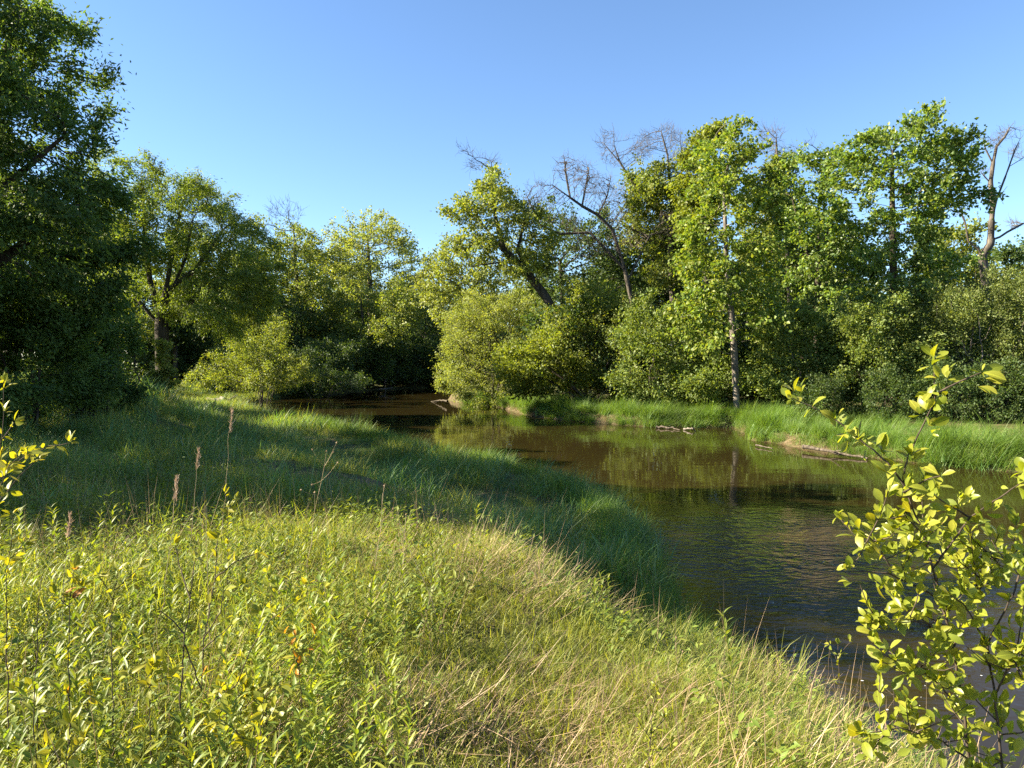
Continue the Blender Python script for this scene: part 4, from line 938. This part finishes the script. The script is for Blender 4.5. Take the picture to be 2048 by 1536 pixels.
for _ in range(85):                                              # side twigs filling the lower part
    br = main[int(rng.choice([0, 7, 3, 5, 8, 10, 6, 9]))]; P = polyline(br, .02); i = int(rng.uniform(.35, .95) * (len(P) - 1))
    d = norm(rng.normal(0, .7, 3) + np.array([-.15, -.1, .45])); L_ = rng.uniform(.06, .17)
    if P[i][2] > 2.72: continue
    q = polyline([P[i], P[i] + d * L_ * .6, P[i] + d * L_ + np.array([0, 0, .02])], .02)
    obj('twig', tube_mesh('sapling_twig', [(q - root_p, np.linspace(.0022, .001, len(q)))], 4), M['twig'], sap)
    for j in range(1, len(q)):
        if rng.random() < .75: rosette(q[j], d, int(rng.integers(2, 4)), .041)
rng.shuffle(recs)
def seen(rc):
    q = rc[1] + root_p; return abs(q[0]) / q[1] < .70
recs.sort(key=lambda r_: (not seen(r_), -r_[4]))
for rc in recs[:300]: add_leaf(sap, rc[0], rng, *rc[1:])
bake(recs[300:], rng, 'leaves', M['sap_mass'], sap)

def sapling(name, label, cat, Y, root_px, branches, leafset, seed, size, dens, bare_below=.35, stem_r=.004, orange=0, group=None, mat='twig', flat=.55, clus=2):
    rng = np.random.default_rng(seed); x = at(root_px, 1200, Y)[0]
    rp = np.array([x, Y, gz(x, Y) - .03]); root = thing(name, label, cat, tuple(rp), group)
    for bi, br in enumerate(branches):
        pts = [at(px, py, Y + (dy or 0)) for px, py, dy in [(*q, 0) if len(q) == 2 else q for q in br]]
        if bi == 0: pts = [rp] + pts
        P = polyline(pts, .03); k = len(P); P[1:-1] += rng.normal(0, .0018, (k - 2, 3))
        obj('stem' if bi == 0 else 'branch', tube_mesh(name + '_stem', [(P - rp, np.linspace(stem_r * .85 if bi == 0 else stem_r * .55, stem_r * .3, k))], 5), M[mat], root)
        for i in range(k):
            if bi == 0 and i / k < bare_below: continue
            if rng.random() > dens and i < k - 1: continue
            ax = norm(P[min(i + 1, k - 1)] - P[max(i - 1, 0)])
            for _ in range(clus + int(rng.integers(0, 2)) if i < k - 1 else clus + 3):
                d = norm(ax * .5 + rng.normal(0, .8, 3) + np.array([0, 0, .2])); nrm = norm(np.array([-.2, -.3, flat]) + rng.normal(0, .4, 3))
                ls = L_OR if (orange and rng.random() < orange) else leafset
                add_leaf(root, ls, rng, P[i] - rp + d * .008, d, nrm, size * .72 * rng.uniform(.55, 1.25))
    return root
sapling('edge_sapling', 'yellow leaved sapling at the left edge before the dark trees', 'sapling', 2.7, -25, [[(-12, 1100), (-2, 950), (6, 840), (8, 765)], [(-2, 960), (45, 915, -.05), (95, 893, -.1), (138, 886, -.1)], [(-8, 1010), (40, 950, .05), (75, 918, .1)], [(3, 880), (28, 845, .05)], [(-6, 990), (20, 930, -.2), (52, 905, -.2)]],
        L_GOLD, 21, .052, .42, .45, clus=3)
sapling('left_seedling', 'small seedling with yellow tip at the left edge below the taller sapling', 'seedling', 2.9, 8, [[(12, 1150), (22, 1090), (24, 1030)], [(16, 1120), (45, 1090)]], L_GOLD, 22, .055, .5, .4)
sapling('fan_leaf_seedling', 'seedling with a fan of yellow leaves left of the twiggy shrub', 'seedling', 3.0, 222, [[(222, 1240), (230, 1180), (236, 1145)], [(230, 1180), (262, 1150), (280, 1132)], [(226, 1200), (205, 1160), (196, 1150)]], L_GOLD, 23, .055, .4, .5)
sapling('broad_leaf_seedling', 'seedling with broad rounded leaves and red bud at far left', 'seedling', 2.9, 130, [[(138, 1290), (140, 1210), (148, 1140)], [(140, 1215), (110, 1190)], [(140, 1200), (165, 1175)]], L_GOLD, 24, .068, .35, .45, orange=.08)
sapling('twiggy_shrub', 'twiggy brown stemmed shrub with few yellow leaves in the left foreground', 'shrub', 3.0, 385,
        [[(359, 1407), (370, 1271), (381, 1190), (390, 1115)], [(370, 1290), (403, 1380, .1), (408, 1277, .1), (430, 1157, .1), (436, 1080, .1)], [(430, 1400, .2), (474, 1370, .2), (501, 1299, .2), (540, 1240, .2), (588, 1206, .2)], [(370, 1270), (348, 1244), (321, 1222)],
         [(408, 1277, .1), (440, 1225, .05), (448, 1180, .05)], [(380, 1195), (358, 1130, .1), (350, 1090, .1)], [(430, 1157, .1), (470, 1125, .1), (515, 1105, .1)], [(405, 1300, .1), (440, 1270), (462, 1250)]],
        L_GOLD, 25, .062, .13, .5, .0058, orange=.05, clus=1)
sapling('orange_tipped_seedling', 'seedling with yellow leaves and orange tips right of the twiggy shrub', 'seedling', 3.1, 600, [[(602, 1400), (597, 1330), (592, 1275)], [(597, 1330), (570, 1270)], [(597, 1320), (630, 1272)], [(600, 1350), (590, 1300)]], L_GOLD, 26, .062, .4, .6, orange=.22)
sapling('pinnate_seedling', 'seedling with large pale yellow leaflets below the twiggy shrub', 'seedling', 2.75, 300, [[(298, 1420), (300, 1370), (305, 1335)], [(300, 1375), (260, 1350)], [(300, 1372), (335, 1352)], [(300, 1360), (312, 1330)]], L_GOLD, 27, .072, .5, .55)
sapling('bottom_seedling', 'yellow leaved seedling at the bottom of the picture left of the path', 'seedling', 2.6, 500, [[(500, 1560), (520, 1470), (545, 1420)], [(510, 1500), (470, 1460), (440, 1440)], [(515, 1490), (560, 1450), (590, 1440)], [(520, 1470), (530, 1390), (560, 1370)]], L_GOLD, 28, .06, .45, .3, clus=3)
sapling('corner_seedling', 'broad golden leaved seedling in the bottom left corner', 'seedling', 2.5, 130, [[(130, 1560), (135, 1500), (140, 1450)], [(133, 1520), (170, 1480)], [(133, 1530), (95, 1490)]], L_GOLD, 29, .075, .5, .3)
sapling('shade_edge_seedling', 'small yellow seedling standing at the edge of the shade', 'seedling', 5.2, 455, [[(456, 1040), (455, 1010), (450, 985)], [(456, 1020), (470, 1000)]], L_GOLD, 30, .075, .6, .4)
sapling('path_seedling', 'upright small leaved green seedling beside the path at bottom right', 'seedling', 2.9, 1300, [[(1300, 1500), (1305, 1430), (1312, 1370)], [(1302, 1480), (1275, 1440)], [(1302, 1470), (1335, 1430)], [(1300, 1510), (1340, 1490)]], L_SAP, 31, .036, .8, .2, clus=3)
sapling('bank_seedling', 'thin reddish seedling with few leaves at the river edge left of the big sapling', 'seedling', 4.2, 1680, [[(1680, 1400), (1678, 1330), (1676, 1290)], [(1677, 1310), (1700, 1285)], [(1678, 1330), (1660, 1290)]], L_SAP, 32, .05, .3, .6, clus=1)

# small seedlings dotted through the weeds
GS = 'small yellow seedlings among the weeds'
prng = random.Random(77)
for k in range(16):
    px, py, Y = prng.uniform(20, 640), prng.uniform(1130, 1480), 0
    g_ = on_ground(px, py + 130); Y = float(g_[1]); h_ = 300 / Y
    sapling('yellow_seedling', 'small yellow leaved seedling among the lance leaved weeds', 'seedling', Y, px, [[(px, py + 60), (px + prng.uniform(-8, 8), py + 20), (px + prng.uniform(-14, 14), py - 20)], [(px, py + 30), (px + prng.choice([-1, 1]) * 36, py + prng.uniform(-20, 10))]],
            L_GOLD if k % 3 else L_SAP, 200 + k, prng.uniform(.06, .085), .30, .45, group=GS)
# lance leaved weeds in the sunlit foreground
GW = 'lance leaved weeds in the sunlit foreground'
def weed(p, seed, H, n_, single):
    rng = np.random.default_rng(seed); root = thing('leafy_weed', 'upright lance leaved green weed standing in the sunlit foreground grass', 'weed', tuple(p), GW)
    lean = rng.normal(0, .12, 2); P = np.array([[lean[0] * t_ * H, lean[1] * t_ * H, t_ * H] for t_ in np.linspace(-.05, 1, 7)])
    obj('stem', tube_mesh('weed_stem', [(P, np.linspace(.0032, .0014, 7))], 4), M['lance_mass'], root); rc = []
    for k in range(n_):
        t_ = .18 + .82 * (k / n_) ** .8; a_ = k * 2.4 + rng.normal(0, .3); el = .35 + .7 * t_ + rng.normal(0, .15)
        d = np.array([math.cos(a_) * math.cos(el), math.sin(a_) * math.cos(el), math.sin(el)]); q = np.array([lean[0] * t_ * H, lean[1] * t_ * H, t_ * H])
        rc.append((L_LAN, q, d, np.array([-d[0], -d[1], 1.2]), (.105 - .045 * t_) * rng.uniform(.8, 1.2)))
    if single:
        for r_ in rc: add_leaf(root, r_[0], rng, *r_[1:])
    else: bake(rc, rng, 'foliage', M['lance_mass'], root)
    return root
rng = np.random.default_rng(55); spots = []
while len(spots) < 210:
    y = rng.uniform(2.3, 6.2); x = rng.uniform(-.72 * y - .1, -.30 if rng.random() < .82 else 2.0)
    if path_d(np.array([[x, y]]))[0] < .25 or river([x], [y])[0][0] < .35: continue
    spots.append((x, y))
spots.sort(key=lambda q: q[1])
protos = []
for i, (x, y) in enumerate(spots):
    z = gz(x, y)
    if i < 16: weed((x, y, z), 300 + i, rng.uniform(.26, .5), int(rng.integers(15, 24)), True)
    elif len(protos) < 8: protos.append(weed((x, y, z), 300 + i, rng.uniform(.3, .55), 24, False))
    else: copy_thing(protos[i % 8], (x, y, z), rng.uniform(0, 6.28), rng.uniform(.75, 1.15))

# dry stalks and reeds
def dry_stalk(label, base_px, Y, tip, sides, seed, heads=True, plume=0, name='dry_stalk', mat='dry', r0=.0026):
    rng = np.random.default_rng(seed); t1 = at(tip[0], tip[1], Y); x = at(base_px, 1000, Y)[0]; rp = np.array([x, Y, gz(x, Y) - .02])
    root = thing(name, label, 'stalk', tuple(rp)); P = wob(rng, [rp, rp + (t1 - rp) * .5 + rng.normal(0, .01, 3), t1], 9, .005)
    lines = [(P - rp, np.linspace(r0, r0 * .4, len(P)))]; ends = [P[-1]]
    for s_ in range(sides):
        i = int(rng.uniform(.5, .95) * (len(P) - 1)); d = norm(rng.normal(0, .5, 3) + np.array([rng.choice([-1, 1]) * .4, 0, .8])); L_ = rng.uniform(.12, .35) * np.linalg.norm(t1 - rp) * .6
        q = np.array([P[i], P[i] + d * L_ * .5, P[i] + d * L_ + np.array([0, 0, L_ * .1])]); lines.append((q - rp, np.array([r0 * .5, r0 * .4, r0 * .3]))); ends.append(q[-1])
    obj('stem', tube_mesh(name, lines, 4), M[mat], root)
    if heads:
        P_, D_, N_ = [], [], []
        for e_ in ends:
            for _ in range(9): P_.append(e_ - rp); D_.append(rng.normal(0, 1, 3)); N_.append(rng.normal(0, 1, 3))
        V, T = leaves_np(np.array(P_), np.array(D_), np.array(N_), np.full(len(P_), .009 * Y / 5), np.full(len(P_), .006 * Y / 5))
        tag(obj('seed_heads', mesh_np('seed_heads', V, tris=T), M['straw'], root), None, None, None, 'stuff')
    if plume:
        k = 80; t_ = rng.uniform(0, 1, k); ax = norm(t1 - P[-3]); c = t1 + ax[None] * ((t_ - .6) * plume)[:, None] + rng.normal(0, 1, (k, 3)) * (plume * .035 * (1 - .7 * t_))[:, None]
        V, T = leaves_np(c - rp, ax[None] + rng.normal(0, .3, (k, 3)), rng.normal(0, 1, (k, 3)), rng.uniform(.02, .05, k), np.full(k, .004))
        tag(obj('plume', mesh_np('plume', V, tris=T), M['plume'], root), None, None, None, 'stuff')
    return root
M['plume'] = leaf_mat('plume', [(.26, .20, .13), (.38, .30, .20), (.46, .38, .27)], trans=(1, .92, .75), tfac=.35)
dry_stalk('tall tan reed with feathery plume in the shaded meadow', 432, 6.0, (463, 838), 0, 1, False, .20, 'reed_stalk')
dry_stalk('tan reed with drooping plume left of the tallest reed', 375, 6.2, (396, 915), 0, 2, False, .17, 'reed_stalk')
dry_stalk('short reed leaning right with a pinkish plume', 305, 4.6, (352, 975), 0, 3, False, .17, 'reed_stalk')
dry_stalk('bent reed with tan plume among sunlit grass at left', 110, 4.2, (138, 1050), 0, 4, False, .15, 'reed_stalk')
dry_stalk('branched dry weed stalk with round seed heads against the shaded grass', 604, 5.6, (653, 902), 7, 5)
dry_stalk('dry weed stalk with seed heads left of the mown patch', 734, 5.4, (770, 968), 6, 6)
dry_stalk('dry branching stalk at the near edge of the mown patch', 800, 5.2, (812, 1028), 5, 7)
dry_stalk('dry curved stalk with seed heads right of the mown patch', 905, 5.4, (944, 1055), 4, 8)
dry_stalk('pale dry stalk rising above the twiggy shrub', 420, 4.0, (412, 1010), 2, 9, False)
dry_stalk('thin dark dead stem at the far left foreground', 55, 2.8, (84, 1150), 1, 10, False, mat='twig', r0=.0034)
dry_stalk('long dry stalk leaning over the sunlit grass in the middle', 905, 4.4, (800, 1045), 2, 11, False)
dry_stalk('fuzzy dry stalk standing in grass right of the path', 1360, 3.9, (1352, 1275), 2, 12, True)
for k, (b, t_, Y, lab) in enumerate([(1622, (1634, 1285), 4.4, 'leftmost bare reddish cane at the river edge'), (1652, (1660, 1290), 4.3, 'second bare reddish cane from the left at the river edge'), (1702, (1722, 1330), 4.1, 'bare cane leaning right near the big sapling'), (1795, (1790, 1360), 3.8, 'bare cane just left of the big sapling stem')]):
    dry_stalk(lab, b, Y, t_, 3, 20 + k, False, 0, 'dead_cane', 'twig', .003)

# flecks of foam drifting past the near bank
rng = np.random.default_rng(3); V, T = [], []
for k in range(28):
    p_ = w0(rng.uniform(1500, 2040), rng.uniform(1120, 1480), .008); r_ = rng.uniform(.004, .014); off = len(V); V.append(p_)
    for j in range(7): V.append(p_ + np.array([math.cos(j * .8976) * r_ * rng.uniform(.6, 1.4), math.sin(j * .8976) * r_ * rng.uniform(.4, 1), -.003]))
    T += [(off, off + 1 + j, off + 1 + (j + 1) % 7) for j in range(7)]
m, t = new_mat('foam'); p = t.nodes.new('ShaderNodeBsdfPrincipled'); p.inputs['Base Color'].default_value = (.7, .7, .66, 1); p.inputs['Roughness'].default_value = .7
o = t.nodes.new('ShaderNodeOutputMaterial'); t.links.new(p.outputs[0], o.inputs[0])
tag(obj('foam_flecks', mesh_np('foam_flecks', V, tris=T), m), 'white foam flecks drifting on the near water', None, None, 'stuff')

print('objects', len(SC.objects), 'tris', sum(len(me_.loops) - 2 * len(me_.polygons) for me_ in bpy.data.meshes))
